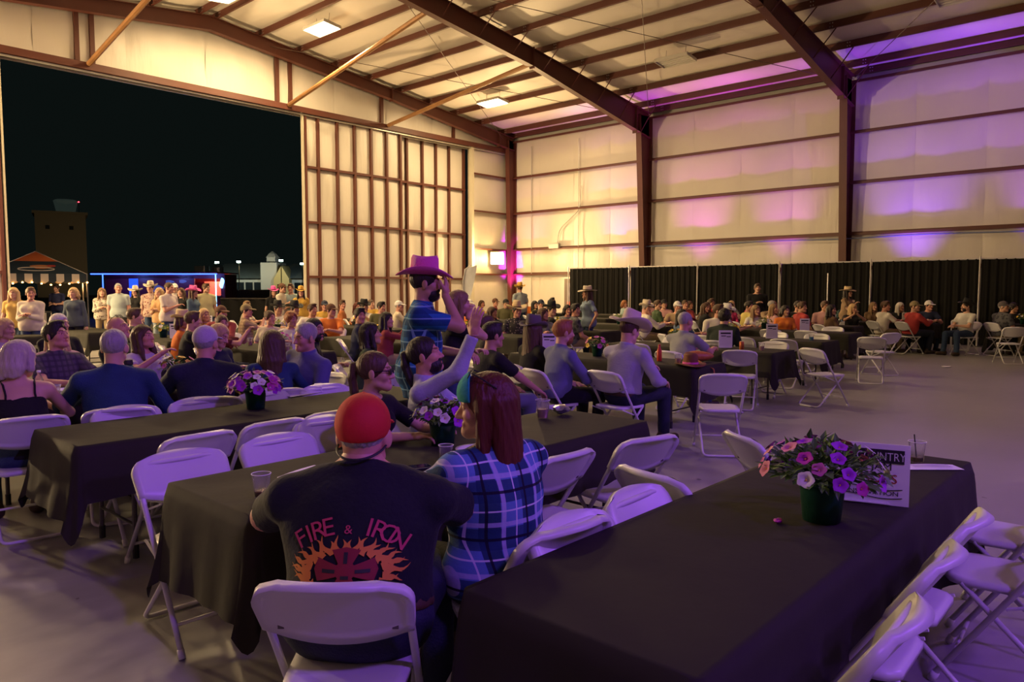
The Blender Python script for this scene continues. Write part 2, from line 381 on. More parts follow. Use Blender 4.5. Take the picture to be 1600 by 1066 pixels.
# sliding door leaves
def door_leaf(name, x0, x1, yc, stiles, label_rails, jamb=True):
    d = empty(name, (0, 0, 0)); d['kind'] = 'structure'
    zs = [0.05, 2.05, 4.0, 5.95, HD-.05]
    MB().box(((x0+x1)/2, yc+.09, HD/2), (x1-x0, .03, HD-.02)).build('door_skin', MATS['outer_sheeting'], d)
    xs = sorted(stiles)
    for i in range(len(xs)-1):
        for k in range(len(zs)-1):
            ph = random.random()*9
            def fn(u, v, a=xs[i], b=xs[i+1], z0=zs[k], z1=zs[k+1], ph=ph):
                return (a+(b-a)*u, yc+.055-.04*(math.sin(PI*v)*math.sin(PI*u))**.5-.004*math.sin(8*u+3*v+ph), z0+(z1-z0)*v)
            MB().grid(fn, 6, 8).build('insulation_panel', INSUL, d, smooth=True)
    for x in xs:
        MB().box((x, yc-.01, HD/2), (.085, .13, HD-.04)).build('stile', STEEL, d)
    for z in zs:
        MB().box(((x0+x1)/2, yc-.005, z), (x1-x0, .12, .085)).build('rail', STEEL, d)
    return d
door_leaf('door_1', 14.78, 19.2, YD-.12, [14.83, 15.36, 16.18, 16.95, 17.72, 18.46, 19.15], 0)
door_leaf('door_2', 19.0, 23.0, YD+.18, [19.05, 19.72, 20.55, 21.3, 22.05, 22.93], 0)
door_leaf('door_3', .9, 5.62, YD-.12, [.95, 1.9, 2.8, 3.7, 4.6, 5.57], 0)
# pale leading-edge seals of the leaves
for x in (14.74, 5.68): MB().box((x, YD-.12, HD/2), (.05, .12, HD-.05)).build('door_seal', MATS['pale_trim'], wall_door)
# thin roof rods (cross bracing) and hanging lamp wires
for (xa, ya, xb, yb) in ((13.0, 23.3, 25.2, 16.1), (25.2, 23.3, 13.0, 16.1), (13.0, 15.7, 25.2, 8.5), (13, 8.5, 25.2, 15.7), (25.2, 8.1, 16, .9), (16, 8.1, 25.2, .9)):
    MB().tube([(xa, ya, roofz(xa)-.18), (xb, yb, roofz(xb)-.18)], .011, 5).build('bracing_rod', mat('dark_rod', (.10, .06, .045), .5), ceiling)

# ---------------------------------------------------------------- ceiling lamps
LAMPG = mat('lit_lamp_diffuser', (1, .95, .85), .4, emit=((1.0, .80, .50), 26))
OFFG = mat('unlit_lamp_louvre', (.55, .52, .47), .45)
HOUS = mat('lamp_housing', (.6, .57, .5), .45)
def ceiling_lamp(x, y, lit, label, e=400, sp=70):
    z = roofz(x)-.22; tilt = math.atan(SL)*(1 if x > XR else -1)
    r = empty('ceiling_lamp', (x, y, z), 0, label, 'ceiling lamp', 'high-bay lamps under the roof'); r.rotation_euler = (0, tilt, 0)
    L, Wd = (1.15, .62)
    mb = MB(); mb.box((0, 0, .045), (Wd, L, .05), bev=.012); mb.build('housing', HOUS, r)
    mb = MB()
    for sx in (-1, 1): mb.box((sx*Wd/2, 0, .0), (.02, L, .07))
    for sy in (-1, 1): mb.box((0, sy*L/2, .0), (Wd, .02, .07))
    mb.build('rim', HOUS, r)
    if lit:
        MB().box((0, 0, .008), (Wd-.05, L-.05, .016)).build('diffuser', LAMPG, r)
        d = bpy.data.lights.new('lamp_light', 'AREA'); d.shape = 'RECTANGLE'; d.size = .55; d.size_y = 1.05; d.energy = e; d.color = WARM; d.spread = R_(170)
        o = bpy.data.objects.new('lamp_light', d); link(o, r); o.location = (0, 0, -.05)
        d = bpy.data.lights.new('ceiling_fill', 'POINT'); d.energy = sp; d.color = WARM; d.shadow_soft_size = .3  # bare point light added below the lamp to brighten the ceiling
        o = bpy.data.objects.new('ceiling_fill', d); link(o, r); o.location = (0, 0, -.75)
    else:
        for k in range(4): MB().tube([(-.21+.14*k, -L/2+.05, .012), (-.21+.14*k, L/2-.05, .012)], .022, 8).build('lamp_tube', OFFG, r)
    for sy in (-1, 1):
        MB().tube([(0, sy*L*.3, .07), (0, sy*L*.3, .42)], .006, 5).build('hanger_wire', MATS['dark_rod'], r)
    return r
ceiling_lamp(10.5, 20.3, True, 'lit lamp glowing near the ridge at the top left')
ceiling_lamp(13.5, 20.2, True, 'lit lamp glowing left of the long diagonal brace pipe')
ceiling_lamp(21.05, 20.1, True, 'lit lamp glowing lowest, above the sliding door leaves')
ceiling_lamp(2.5, 20.2, True, 'lit lamp over the left end of the hangar door wall')
ceiling_lamp(10.5, 12.2, True, 'lit lamp near the ridge above the top edge of the view', 320, 60)
ceiling_lamp(2.5, 12.2, True, 'lit lamp beyond the left edge of the view', 110, 25)
ceiling_lamp(21.1, 12.2, False, 'unlit tube lamp hanging between the two main rafters')
ceiling_lamp(21.2, 4.35, False, 'unlit louvred lamp at the upper right by the near rafter')
# wall pack flood lamp beside the corner column
def flood_lamp(loc, aim, label, e, colr):
    a = math.atan2(aim[1]-loc[1], aim[0]-loc[0])
    r = empty('wall_flood_lamp', loc, a+PI/2, label, 'wall lamp', 'warm flood lamps on the walls')      # local -Y shines
    MB().box((0, .05, .05), (.62, .2, .58), bev=.03).build('housing', HOUS, r)
    MB().box((0, -.065, .04), (.56, .03, .5), bev=.01).build('lens', mat('lit_flood_lens', (1, .9, .7), .4, emit=((1, .66, .24), 60)), r)
    d = bpy.data.lights.new('flood_light', 'SPOT'); d.energy = e; d.color = colr; d.shadow_soft_size = .22; d.spot_size = R_(165); d.spot_blend = .6
    o = bpy.data.objects.new('flood_light', d); link(o, r); o.location = (0, -.32, .04); o.rotation_euler = (PI/2*1.06, 0, PI)
    o.rotation_euler = Vector((0, -1, .06)).to_track_quat('-Z', 'Y').to_euler()
    d = bpy.data.lights.new('flood_glow', 'POINT'); d.energy = 60; d.color = (1, .6, .2); d.shadow_soft_size = .1
    o = bpy.data.objects.new('flood_glow', d); link(o, r); o.location = (0, -.3, .04)
    return r
flood_lamp((24.45, YD-.42, 2.95), (10, 8, 3), 'blazing warm flood lamp on the wall beside the magenta corner column', 2600, (1, .66, .30))
flood_lamp((-1.9, YD-.5, 3.1), (11, 6, 3.2), 'warm flood lamp left of the hangar door beyond the view', 6500, (1, .70, .36))
# side door with poster in the right corner
dr = empty('door_4', (0, 0, 0)); dr['kind'] = 'structure'
MB().box((XW-.16, 19.55, 1.06), (.06, 1.1, 2.12)).build('door_frame', mat('pale_door_frame', (.6, .57, .5), .5), dr)
MB().box((XW-.20, 19.55, 1.04), (.05, .94, 2.04)).build('door_slab', mat('brown_door', (.16, .12, .10), .5), dr)
MB().box((XW-.24, 19.55, 1.35), (.012, .62, 1.05)).build('poster', mat('dark_poster', (.2, .17, .2), .5, var=(4, .8)), dr)
MB().box((XW-.25, 19.55, .98), (.008, .6, .18)).build('poster_band', mat('poster_red', (.45, .1, .08), .5), dr)
# ================================================================== FURNITURE
# ---------------------------------------------------------------- white folding chair
def chair_proto():
    r = empty('folding_chair', (0, 0, 0), 0, 'x', 'chair', 'white folding chairs')
    t0 = Vector((0, .23, .012)); t1 = Vector((0, -.265, .775)); tv = (t1-t0).normalized(); nv = Vector((0, tv.z, -tv.y))   # nv: toward the sitter
    MB().tube(rounded([(-.205, .23, .012), (-.208, -.262, .768), (.208, -.262, .768), (.205, .23, .012)], .085, 5), .0125, 8).build('front_frame', WHITEM, r, smooth=True)
    MB().tube(rounded([(-.183, .14, .425), (-.183, -.285, .014), (.183, -.285, .014), (.183, .14, .425)], .05, 4), .0115, 8).build('rear_frame', WHITEM, r, smooth=True)
    MB().tube([(-.205, .155, .127), (.205, .155, .127)], .009, 6).build('crossbar', WHITEM, r, smooth=True)
    for s in (-1, 1):
        MB().tube([(s*.2055, .228, .002), (s*.206, .212, .04)], .0165, 8).build('foot_cap', WHITEM, r, smooth=True)
        MB().tube([(s*.196, -.015, .36), (s*.196, -.19, .425)], .007, 5).build('seat_link', WHITEM, r)
    # seat: rounded board with a dished top
    def half(v):
        y = -.2+.41*v; h = .178+.022*v
        e = min(v, 1-v)
        if v > .72: h -= .09*(1-math.sqrt(max(0, 1-((v-.72)/.28)**2)))
        if v < .2: h -= .05*(1-math.sqrt(max(0, 1-((.2-v)/.2)**2)))
        return y, h
    N, Mv = 12, 14; vs = []; fs = []
    for side in (0, 1):
        for j in range(Mv+1):
            y, h = half(j/Mv)
            for i in range(N+1):
                u = -1+2*i/N; x = h*u
                z = .447-.010*math.cos(u*PI/2)*math.sin(PI*j/Mv)-(.006 if j in (0, Mv) or i in (0, N) else 0) - (.010 if j == Mv else 0) if side == 0 else .417
                vs.append((x, y, z))
    K = (N+1)*(Mv+1)
    for j in range(Mv):
        for i in range(N):
            a = j*(N+1)+i; fs.append((a, a+1, a+N+2, a+N+1)); fs.append((K+a, K+a+N+1, K+a+N+2, K+a+1))
    per = [i for i in range(N+1)]+[(j+1)*(N+1)-1 for j in range(1, Mv+1)]+[Mv*(N+1)+i for i in range(N-1, -1, -1)]+[j*(N+1) for j in range(Mv-1, 0, -1)]
    for k in range(len(per)):
        a, b = per[k], per[(k+1) % len(per)]; fs.append((b, a, K+a, K+b))
    MB().add(vs, fs).build('seat', WHITEP, r, smooth=True)
    # backrest: curved panel with a thick rolled rim, recessed behind
    def bh(v):
        h = .232-.012*(1-v)
        if v > .58: h -= .085*(1-math.sqrt(max(0, 1-((v-.58)/.42)**2)))
        return h
    N, Mv = 16, 10; vs = []; fs = []
    for side in (0, 1):
        for j in range(Mv+1):
            v = j/Mv; h = bh(v)
            for i in range(N+1):
                u = -1+2*i/N; x = h*u
                wlen = .195; along = -.185+wlen*v+.012 - .034*(1-u*u)*(1-v) + .030*(1-u*u)*v
                bow = -.030*(1-u*u)
                edge = min(1, min((1-abs(u))*h/.028, (1-v)*wlen/.026, .3+v*wlen/.02))
                if side == 0: off = .013+.012*edge+bow          # front: raised panel
                else: off = -.020+.016*edge+bow                 # rear: rim stands out, panel recessed
                p = t1+tv*along+nv*off; vs.append((x, p.y, p.z))
    K = (N+1)*(Mv+1)
    for j in range(Mv):
        for i in range(N):
            a = j*(N+1)+i; fs.append((a, a+N+1, a+N+2, a+1)); fs.append((K+a, K+a+1, K+a+N+2, K+a+N+1))
    per = [i for i in range(N+1)]+[(j+1)*(N+1)-1 for j in range(1, Mv+1)]+[Mv*(N+1)+i for i in range(N-1, -1, -1)]+[j*(N+1) for j in range(Mv-1, 0, -1)]
    for k in range(len(per)):
        a, b = per[k], per[(k+1) % len(per)]; fs.append((a, b, K+b, K+a))
    b = MB().add(vs, fs).build('backrest', WHITEP, r, smooth=True)
    for s in (-1, 1):
        p = t1+tv*(-.16)+nv*(-.012); MB().box((s*.165, p.y, p.z), (.018, .012, .018)).build('bolt', mat('dark_bolt', (.12, .1, .1), .4, metal=.5), b)
    return r
CHAIR0 = chair_proto(); chair_used = [False]; CHAIRS = []
def chair(x, y, face, label, group='white folding chairs'):
    """face: degrees of the direction the sitter looks (0 = +X, 90 = +Y)"""
    if not chair_used[0]: c = CHAIR0; chair_used[0] = True
    else: c = copy_tree(CHAIR0)
    c.location = (x, y, 0); c.rotation_euler = (0, 0, R_(face-90)); c['label'] = label; c['group'] = group
    CHAIRS.append((x, y)); return c
def chair_back(xb, yb, face, label, group='white folding chairs'):
    """placed by the floor point under the middle of the back's top edge"""
    a = R_(face); return chair(xb+.26*math.cos(a), yb+.26*math.sin(a), face, label, group)

# ---------------------------------------------------------------- folding tables and cloths
TZ = .735
def table_mesh_parts(L, Wd):
    parts = []
    mb = MB(); mb.box((0, 0, TZ-.022), (L-.02, Wd-.02, .042), bev=.012); parts.append(('tabletop', mb.mesh('tabletop'), TABTOP))
    for s in (-1, 1):
        for sy in (-1, 1):
            x = s*(L/2-.38)
            mb = MB(); mb.tube(rounded([(x, sy*.22, TZ-.05), (x, sy*.22, .62), (x+s*.05, sy*.27, .5), (x+s*.05, sy*.27, .06)], .1, 3), .0145, 7)
            parts.append(('leg', mb.mesh('leg'), GREYM))
            mb = MB(); mb.tube([(x+s*.05, sy*.27, .001), (x+s*.05, sy*.27, .08)], .019, 8); parts.append(('rubber_foot', mb.mesh('rubber_foot'), BLACKM))
        mb = MB(); mb.tube([(x+s*.05, -.27, .20), (x+s*.05, .27, .20)], .010, 6); parts.append(('crossbar', mb.mesh('crossbar'), GREYM))
    return parts
def cloth_mesh(L, Wd, dl, dw, seed, corner=1.0):
    """cloth over a table: overhang dl at the ends, dw at the long sides"""
    rnd = random.Random(seed); ph = [rnd.random()*6.28 for _ in range(8)]
    hx, hy = L/2+.004, Wd/2+.004; rc = .03; z = TZ+.004
    per = []                                  # (x, y, nx, ny, drop, waveamp)
    def side(x0, y0, x1, y1, nx, ny, drop, n):
        for k in range(n):
            t = (k+.0)/n; per.append((x0+(x1-x0)*t, y0+(y1-y0)*t, nx, ny, drop, min(1, 6*min(t, 1-t)+.1)))
    def corner_fan(cx, cy, a0, da, db):
        dc = math.hypot(dl, dw)*corner
        for k in range(10):
            t = k/10; a = a0+t*PI/2; e = math.sin(PI*t)**1.5
            base = da*(1-t)+db*t
            per.append((cx+rc*math.cos(a), cy+rc*math.sin(a), math.cos(a), math.sin(a), base+(dc-base)*e, .25))
    n1 = int(L/.055); n2 = int(Wd/.055)
    side(hx, -hy+rc, hx, hy-rc, 1, 0, dl, n2); corner_fan(hx-rc, hy-rc, 0, dl, dw)
    side(hx-rc, hy, -hx+rc, hy, 0, 1, dw, n1); corner_fan(-hx+rc, hy-rc, PI/2, dw, dl)
    side(-hx, hy-rc, -hx, -hy+rc, -1, 0, dl, n2); corner_fan(-hx+rc, -hy+rc, PI, dl, dw)
    side(-hx+rc, -hy, hx-rc, -hy, 0, -1, dw, n1); corner_fan(hx-rc, -hy+rc, 1.5*PI, dw, dl)
    n = len(per); rows = 9; vs = []; fs = []
    for j in range(rows+1):
        t = j/rows
        for k, (x, y, nx, ny, dr, wa) in enumerate(per):
            sfar = k*.055
            wave = (.016*math.sin(sfar*11+ph[0])+.012*math.sin(sfar*23+ph[1])+.02*math.sin(sfar*5+ph[2]))*wa
            if t == 0: vs.append((x, y, z)); continue
            out = .012*min(1, t*4)+.05*t*t*(1.6 if dr > max(dl, dw)*1.05 else .7)+wave*t**1.2+.012
            bottom = dr*(1+.04*math.sin(sfar*3+ph[3]))
            vs.append((x+nx*out, y+ny*out, max(.03, z-.006*min(1, t*8)-bottom*t)))
    for j in range(rows):
        for k in range(n): a = j*n+k; b = j*n+(k+1) % n; fs.append((a, b, b+n, a+n))
    # top: inner grid by rings shrinking to the middle with gentle wrinkles
    top0 = len(vs); gx, gy = int(L/.12), int(Wd/.1)
    for j in range(gy+1):
        for i in range(gx+1):
            x = -hx+.02+(2*hx-.04)*i/gx; y = -hy+.02+(2*hy-.04)*j/gy; e = min(1, 5*min(i/gx, 1-i/gx, j/gy, 1-j/gy))
            vs.append((x, y, z+.0008+e*.0022*(math.sin(9*x+ph[4]+3*y)*math.sin(13*y+ph[5])+.6*math.sin(27*x-11*y+ph[6]))))
    for j in range(gy):
        for i in range(gx): a = top0+j*(gx+1)+i; fs.append((a, a+1, a+gx+2, a+gx+1))
    border = [top0+i for i in range(gx+1)]+[top0+(j+1)*(gx+1)-1 for j in range(1, gy+1)]+[top0+gy*(gx+1)+i for i in range(gx-1, -1, -1)]+[top0+j*(gx+1) for j in range(gy-1, 0, -1)]
    # stitch border to the perimeter with a triangulated band through nearest angles
    bm = bmesh.new(); bv = [bm.verts.new(p) for p in vs]
    for f in fs: bm.faces.new([bv[i] for i in f])
    ring1 = [bv[k] for k in range(n)]; ring2 = [bv[k] for k in border]
    def par(p): return math.atan2(p.co.y/hy, p.co.x/hx)
    s1 = min(range(n), key=lambda k: par(ring1[k])); s2 = min(range(len(ring2)), key=lambda k: par(ring2[k]))
    A = [ring1[(s1+k) % n] for k in range(n)]+[ring1[s1]]; B = [ring2[(s2+k) % len(ring2)] for k in range(len(ring2))]+[ring2[s2]]
    i = j = 0
    pa = [par(p) for p in A]; pb = [par(p) for p in B]; pa[-1] += 2*PI; pb[-1] += 2*PI
    while i < len(A)-1 or j < len(B)-1:
        if j >= len(B)-1 or (i < len(A)-1 and pa[i+1] <= pb[j+1]): tri = (A[i], B[j], A[i+1]); i += 1
        else: tri = (A[i], B[j], B[j+1]); j += 1
        try: bm.faces.new(tri)
        except ValueError: pass
    bmesh.ops.recalc_face_normals(bm, faces=bm.faces[:])
    me = bpy.data.meshes.new('tablecloth'); bm.to_mesh(me); bm.free()
    me.polygons.foreach_set('use_smooth', [True]*len(me.polygons)); return me
TPARTS = {}; CPARTS = {}; TABLES = []
def table(cx, cy, L, along, tl, cl, seed=0, dl=.42, dw=.34, Wd=.75, cm=CLOTH):
    key = (L, Wd)
    if key not in TPARTS: TPARTS[key] = table_mesh_parts(L, Wd)
    rz = 0 if along == 'x' else PI/2
    t = empty('folding_table', (cx, cy, 0), rz, tl, 'table', 'long folding tables')
    for nm, me, m in TPARTS[key]: meshobj(nm, me, m, t)
    ck = (L, Wd, dl, dw, seed)
    if ck not in CPARTS: CPARTS[ck] = cloth_mesh(L, Wd, dl, dw, seed)
    c = meshobj('tablecloth', CPARTS[ck], cm); c.location = (cx, cy, 0); c.rotation_euler = (0, 0, rz)
    tag(c, cl, 'tablecloth', 'black tablecloths'); TABLES.append((cx, cy, L, Wd, along))
    return t

# near block: tables run along X
table(2.84, 1.125, 2.80, 'x', 'nearest folding table at lower right carrying the sponsor sign', 'black cloth on the nearest table under the sponsor sign', 1, .44, .40)
table(2.76, 2.94, 2.78, 'x', 'folding table the person in the red cap sits at', 'black cloth on the table in front of the red cap', 2, .40, .30)
table(2.75, 4.83, 2.78, 'x', 'folding table at left with the violet petunia pot', 'black cloth under the violet petunia pot at left', 3, .40, .30)
table(2.55, 6.68, 2.78, 'x', 'folding table behind the denim shirt and the navy shirt', 'black cloth under the white takeaway box at left', 4, .34, .30)
table(2.4, 9.2, 2.78, 'x', 'folding table behind the grey plaid shirt at far left', 'black cloth on the table behind the grey plaid shirt', 5, .34, .30)
# right block: tables run along Y
for i, (cx, y0, wh) in enumerate(((7.75, 3.98, 'with the brown felt hat'), (10.12, 4.08, 'with the orange drink can'), (12.6, 4.3, 'third from the aisle, with drooping corner'), (15.3, 4.75, 'fourth from the aisle, before the seated drape row'), (18.2, 5.6, 'before the plaid shirt under the straw hat'), (21.0, 4.6, 'by the drape where the white shirt sits'))):
    table(cx, y0+1.375, 2.75, 'y', 'folding table '+wh, 'black cloth on the table '+wh, 10+i % 4, .38, .32)
table(21.9, 2.2, 2.75, 'y', 'folding table at the far right edge by the drape', 'black cloth on the table at the far right edge', 10, .6, .6)
# further rows behind
FAR = []
for r_, y0 in enumerate((8.75, 12.4, 16.1)):
    for k, cx in enumerate((5.6, 7.9, 10.2, 12.7, 15.3, 18.1, 21.0)):
        yy = y0+1.375
        if r_ == 2 and cx > 21.5: continue
        rowname = ('first', 'second', 'rearmost')[r_]
        FAR.append((cx, yy))
        table(cx, yy, 2.75, 'y', f'folding table in the {rowname} row behind, {("first","second","third","fourth","fifth","sixth","seventh")[k]} from the left', f'black cloth in the {rowname} row behind, {("first","second","third","fourth","fifth","sixth","seventh")[k]} from the left', 10+(k+r_) % 4, .34, .30)
table(2.2, 12.7, 2.75, 'x', 'folding table far left with yellow-green plant', 'black cloth on the far left table with yellow plant', 4, .34, .3)
table(3.0, 16.0, 2.75, 'x', 'folding table far left near the open hangar door', 'black cloth on the far left table near the open door', 5, .34, .3)

# ---------------------------------------------------------------- empty chairs seen in the photograph
C_ = chair_back
# sponsor table, far side (fronts toward the camera)
C_(2.02, 1.56, 270, 'empty chair tucked at the sponsor table nearest the plaid shirt')
C_(2.47, 1.58, 272, 'empty chair tucked at the sponsor table, second from the plaid shirt')
C_(2.80, 1.72, -14, 'empty chair turned sideways behind two chairs tucked at the sponsor table')
C_(3.86, 1.78, -38, 'empty chair turned sideways just left of the sponsor table petunias')
# table of the red cap, near side
C_(2.86, 2.22, 90, 'empty chair right behind the plaid shirt at the red cap table')
C_(3.47, 2.13, 76, 'empty chair with open back at right end of the red cap table')
# sponsor table, near side at the right edge
C_(3.0, .53, 90, 'empty chair on the right side of the sponsor table, farthest of three')
C_(2.53, .52, 91, 'empty chair on the right side of the sponsor table, middle of three')
C_(1.98, .49, 92, 'empty chair on the right side of the sponsor table, nearest to camera')
C_(3.56, .22, 93, 'empty chair at the right edge with its whole seat in view')
C_(4.15, .28, 92, 'empty chair cut by the right edge behind the open seat')
# between red cap table and petunia table
C_(1.56, 3.62, 268, 'empty chair at the left end of the red cap table far side')
C_(2.10, 3.64, 270, 'empty chair beside the dark drink cup, far side of red cap table')
C_(2.60, 3.92, 262, 'empty chair pushed back between red cap and petunia tables')
C_(1.86, 4.04, 94, 'empty chair at near side of petunia table, leftmost of three')
C_(2.36, 4.10, 92, 'empty chair at near side of petunia table, middle of three')
C_(2.80, 4.14, 92, 'empty chair at near side of petunia table, right of three')
# petunia table far side
C_(1.93, 5.30, 270, 'purple-lit empty chair rim behind the petunia table, before the denim shirt')
C_(2.44, 5.32, 270, 'purple-lit empty chair rim behind the petunia table, before the navy shirt')
C_(2.95, 5.32, 270, 'empty chair behind the violet petunias')
C_(3.50, 5.30, 265, 'empty chair behind the papers on the petunia table')
C_(4.62, 5.35, 160, 'empty folding chair seen side-on at the right end of petunia table')
# aisle in the middle
C_(4.85, 5.78, 78, 'empty chair facing away left of the blue plaid shirt')
C_(5.42, 5.50, -14, 'empty chair left of the blue shirt with short hair')
C_(6.52, 3.20, 36, 'empty chair alone before the table with the brown felt hat')
C_(9.20, 4.30, 20, 'empty chair at near side of the drink can table')
C_(9.35, 5.15, 0, 'empty chair left of the drink can, second along')
C_(9.35, 6.0, 0, 'empty chair left of the drink can, third along')
C_(10.15, 3.72, -25, 'empty chair standing sideways at the end of the drink can table')
C_(11.05, 4.6, 180, 'empty chair right of the drink can table, first along')
C_(11.05, 6.3, 180, 'empty chair right of the drink can table, second along')
C_(11.72, 4.75, 0, 'empty chair left of the drooping-corner table, first along')
C_(11.72, 5.45, 0, 'empty chair left of the drooping-corner table, second along')
C_(11.72, 6.15, 0, 'empty chair left of the drooping-corner table, third along')
C_(13.52, 4.85, 180, 'empty chair right of the drooping-corner table, first along')
C_(13.52, 5.6, 180, 'empty chair right of the drooping-corner table, second along')
C_(13.25, 3.85, 18, 'empty chair in front on the open floor, white back turned')
C_(14.75, 3.95, 60, 'empty warm-lit chair behind the one on the open floor')
C_(14.42, 5.4, 0, 'empty chair left of the fourth table, first along')
C_(14.42, 6.1, 0, 'empty chair left of the fourth table, second along')
C_(16.25, 5.5, 180, 'empty chair right of the fourth table, first along')
C_(18.75, 2.62, 30, 'empty chair at the right edge before the far right table')
C_(22.5, 4.35, 190, 'empty chair between white shirt and far right table')

# ---------------------------------------------------------------- pipe and drape along the right wall
XD = 24.22
poles = [18.76, 15.83, 12.94, 9.96, 7.12, 4.26, 1.4, -1.6]
POLEM = mat('drape_pole', (.62, .6, .58), .35, metal=.3)
for i in range(len(poles)-1):
    y1, y0 = poles[i], poles[i+1]; n = 90; ph = random.random()*9
    names = ('first', 'second', 'third', 'fourth', 'fifth', 'sixth', 'seventh')
    r = empty('drape_curtain', (XD, (y0+y1)/2, 0), 0, f'black drape panel along the wall, {names[i]} from the left', 'curtain', 'black drapes along the right wall')
    def fn(u, v, ph=ph, y0=y0, y1=y1):
        s = u*(y1-y0); a = .05*(.45+.55*(1-v))
        return (a*(math.sin(s*26+ph+.5*math.sin(3*s))+.5*math.sin(s*61+2*ph))*.8, (u-.5)*(y1-y0-.03), .02+2.43*v)
    mb = MB(); mb.grid(fn, 150, 4)
    mb.build('cloth', DRAPE, r, smooth=True)
    MB().tube([(0, -(y1-y0)/2, 2.45), (0, (y1-y0)/2, 2.45)], .022, 8).build('top_bar', POLEM, r)
for i, y in enumerate(poles[:-1]):
    r = empty('drape_stand', (XD-.08, y, 0), 0, f'upright pole of the drape, {names[i]} from the left', 'pole', 'drape stands')
    MB().tube([(0, 0, .01), (0, 0, 2.52)], .021, 8).build('pole', POLEM, r)
    MB().box((0, 0, .006), (.45, .45, .012)).build('base_plate', GREYM, r)
# slim light stand between the fourth and fifth drape poles
r = empty('tripod_stand', (23.75, 8.25, 0), 0, 'thin tripod stand before the drape, lit purple', 'stand')
MB().tube([(0, 0, .35), (0, 0, 2.1)], .018, 7).build('mast', POLEM, r)
for k in range(3): MB().tube([(0, 0, .55), (.4*math.cos(2.1*k), .4*math.sin(2.1*k), .01)], .012, 6).build('leg', POLEM, r)
# ================================================================== OUTSIDE THE DOOR
tag(MB().box((20, YD+100.05, -.13), (240, 200, .2)).build('ground', mat('asphalt_apron', (.05, .048, .045), .7, var=(.8, .3), bump=(20, .1))), kind='structure')
def facing_cam(p): return math.atan2(-p.y, -p.x)           # heading from p to the camera
NAVYC = mat('navy_canvas', (.02, .035, .055), .7); WHITEC = mat('white_canvas', (.62, .56, .5), .7); ORANGEC = mat('orange_canvas', (.62, .15, .04), .7)
BULB = mat('warm_bulb', (1, .7, .4), .4, emit=((1, .42, .10), 16))
p = atd(58, 27.5); a = facing_cam(p)
t = empty('market_tent', (p.x, p.y, 0), a+PI/2, 'navy market tent with striped scalloped valance and orange peak', 'tent')   # local -Y faces the camera
hw = 1.55
for sx in (-1, 1):
    for sy in (-1, 1): MB().tube([(sx*hw, sy*hw, 0), (sx*hw, sy*hw, 2.15)], .03, 6).build('leg', CHROME, t)
mb = MB(); ap = (0, 0, 3.0)
def lerp3(a, b, k): return tuple(a[i]+(b[i]-a[i])*k for i in range(3))
cor = [(-hw, -hw, 2.15), (hw, -hw, 2.15), (hw, hw, 2.15), (-hw, hw, 2.15)]
for i in range(4):
    a0, b0 = cor[i], cor[(i+1) % 4]; k = .55
    MB().add([a0, b0, lerp3(b0, ap, k), lerp3(a0, ap, k)], [(0, 1, 2, 3)]).build('roof_panel', NAVYC, t)
    MB().add([lerp3(a0, ap, k), lerp3(b0, ap, k), ap], [(0, 1, 2)]).build('roof_peak', ORANGEC, t)
    MB().tube([a0, ap], .018, 5).build('roof_rib', WHITEC, t)
    n = 13
    for j in range(n):
        A = lerp3(a0, b0, j/n); B = lerp3(a0, b0, (j+1)/n); dz = .26
        pts = [A, B]+[(lerp3(B, A, q/5)[0], lerp3(B, A, q/5)[1], 2.15-dz-.07*math.sin(PI*q/5)) for q in range(6)]
        MB().add(pts, [tuple(range(8))]).build('valance_flap', WHITEC if j % 2 else NAVYC, t)
# round emblem on the front roof panel
fd = Vector((0, -hw, 2.15)); fu = (Vector(ap)-fd).normalized()
def onroof(u, v): q = fd+fu*(.45+v)+Vector((u, 0, 0)); return (q.x, q.y-.02, q.z+.012)
MB().tube([onroof(.55*math.cos(k), .13*math.sin(k)-.12) for k in np.linspace(0, 2*PI, 28)[:-1]], .018, 5, closed=True).build('emblem_ring', WHITEC, t)
MB().add([onroof(.15+.32*math.cos(k)*(1+.2*math.sin(3*k)), .06+.16*math.sin(k)) for k in np.linspace(0, 2*PI, 20)[:-1]], [tuple(range(19))]).build('emblem_blob', mat('emblem_orange', (.5, .2, .08), .7), t)
MB().add([onroof(.46+.14*math.cos(k), .14+.10*math.sin(k)*(1+.3*math.cos(2*k))) for k in np.linspace(0, 2*PI, 16)[:-1]], [tuple(range(15))]).build('emblem_flag', mat('emblem_red', (.5, .06, .05), .7), t)
for j in range(12):
    x = -hw+2*hw*j/11; MB().lathe([(.0, -.03), (.03, -.01), (.03, .02), (.0, .03)], 6, (x, -hw-.03, 1.80-.05*math.sin(j*PI/3)), False, False).build('string_bulb', BULB, t)
for sx in (-.2, 1.25):
    d = bpy.data.lights.new('tent_bulb_light', 'POINT'); d.energy = 22; d.color = (1, .45, .12); d.shadow_soft_size = .1; o = bpy.data.objects.new('tent_bulb_light', d); link(o, t); o.location = (sx, .9, 1.75)
tb = empty('counter_table', (p.x-1.0*math.cos(a)*-1.2, p.y-1.0*math.sin(a)*-1.2, 0), a+PI/2, 'tent counter with black and white striped skirt', 'table')
MB().box((0, 0, .78), (2.0, .6, .05), bev=.01).build('counter_top', mat('dark_counter', (.05, .06, .07), .5), tb)
for j in range(16): MB().box((-.94+.125*j, -.29, .39), (.124, .02, .74)).build('skirt_stripe', WHITEC if j % 2 else INK, tb)
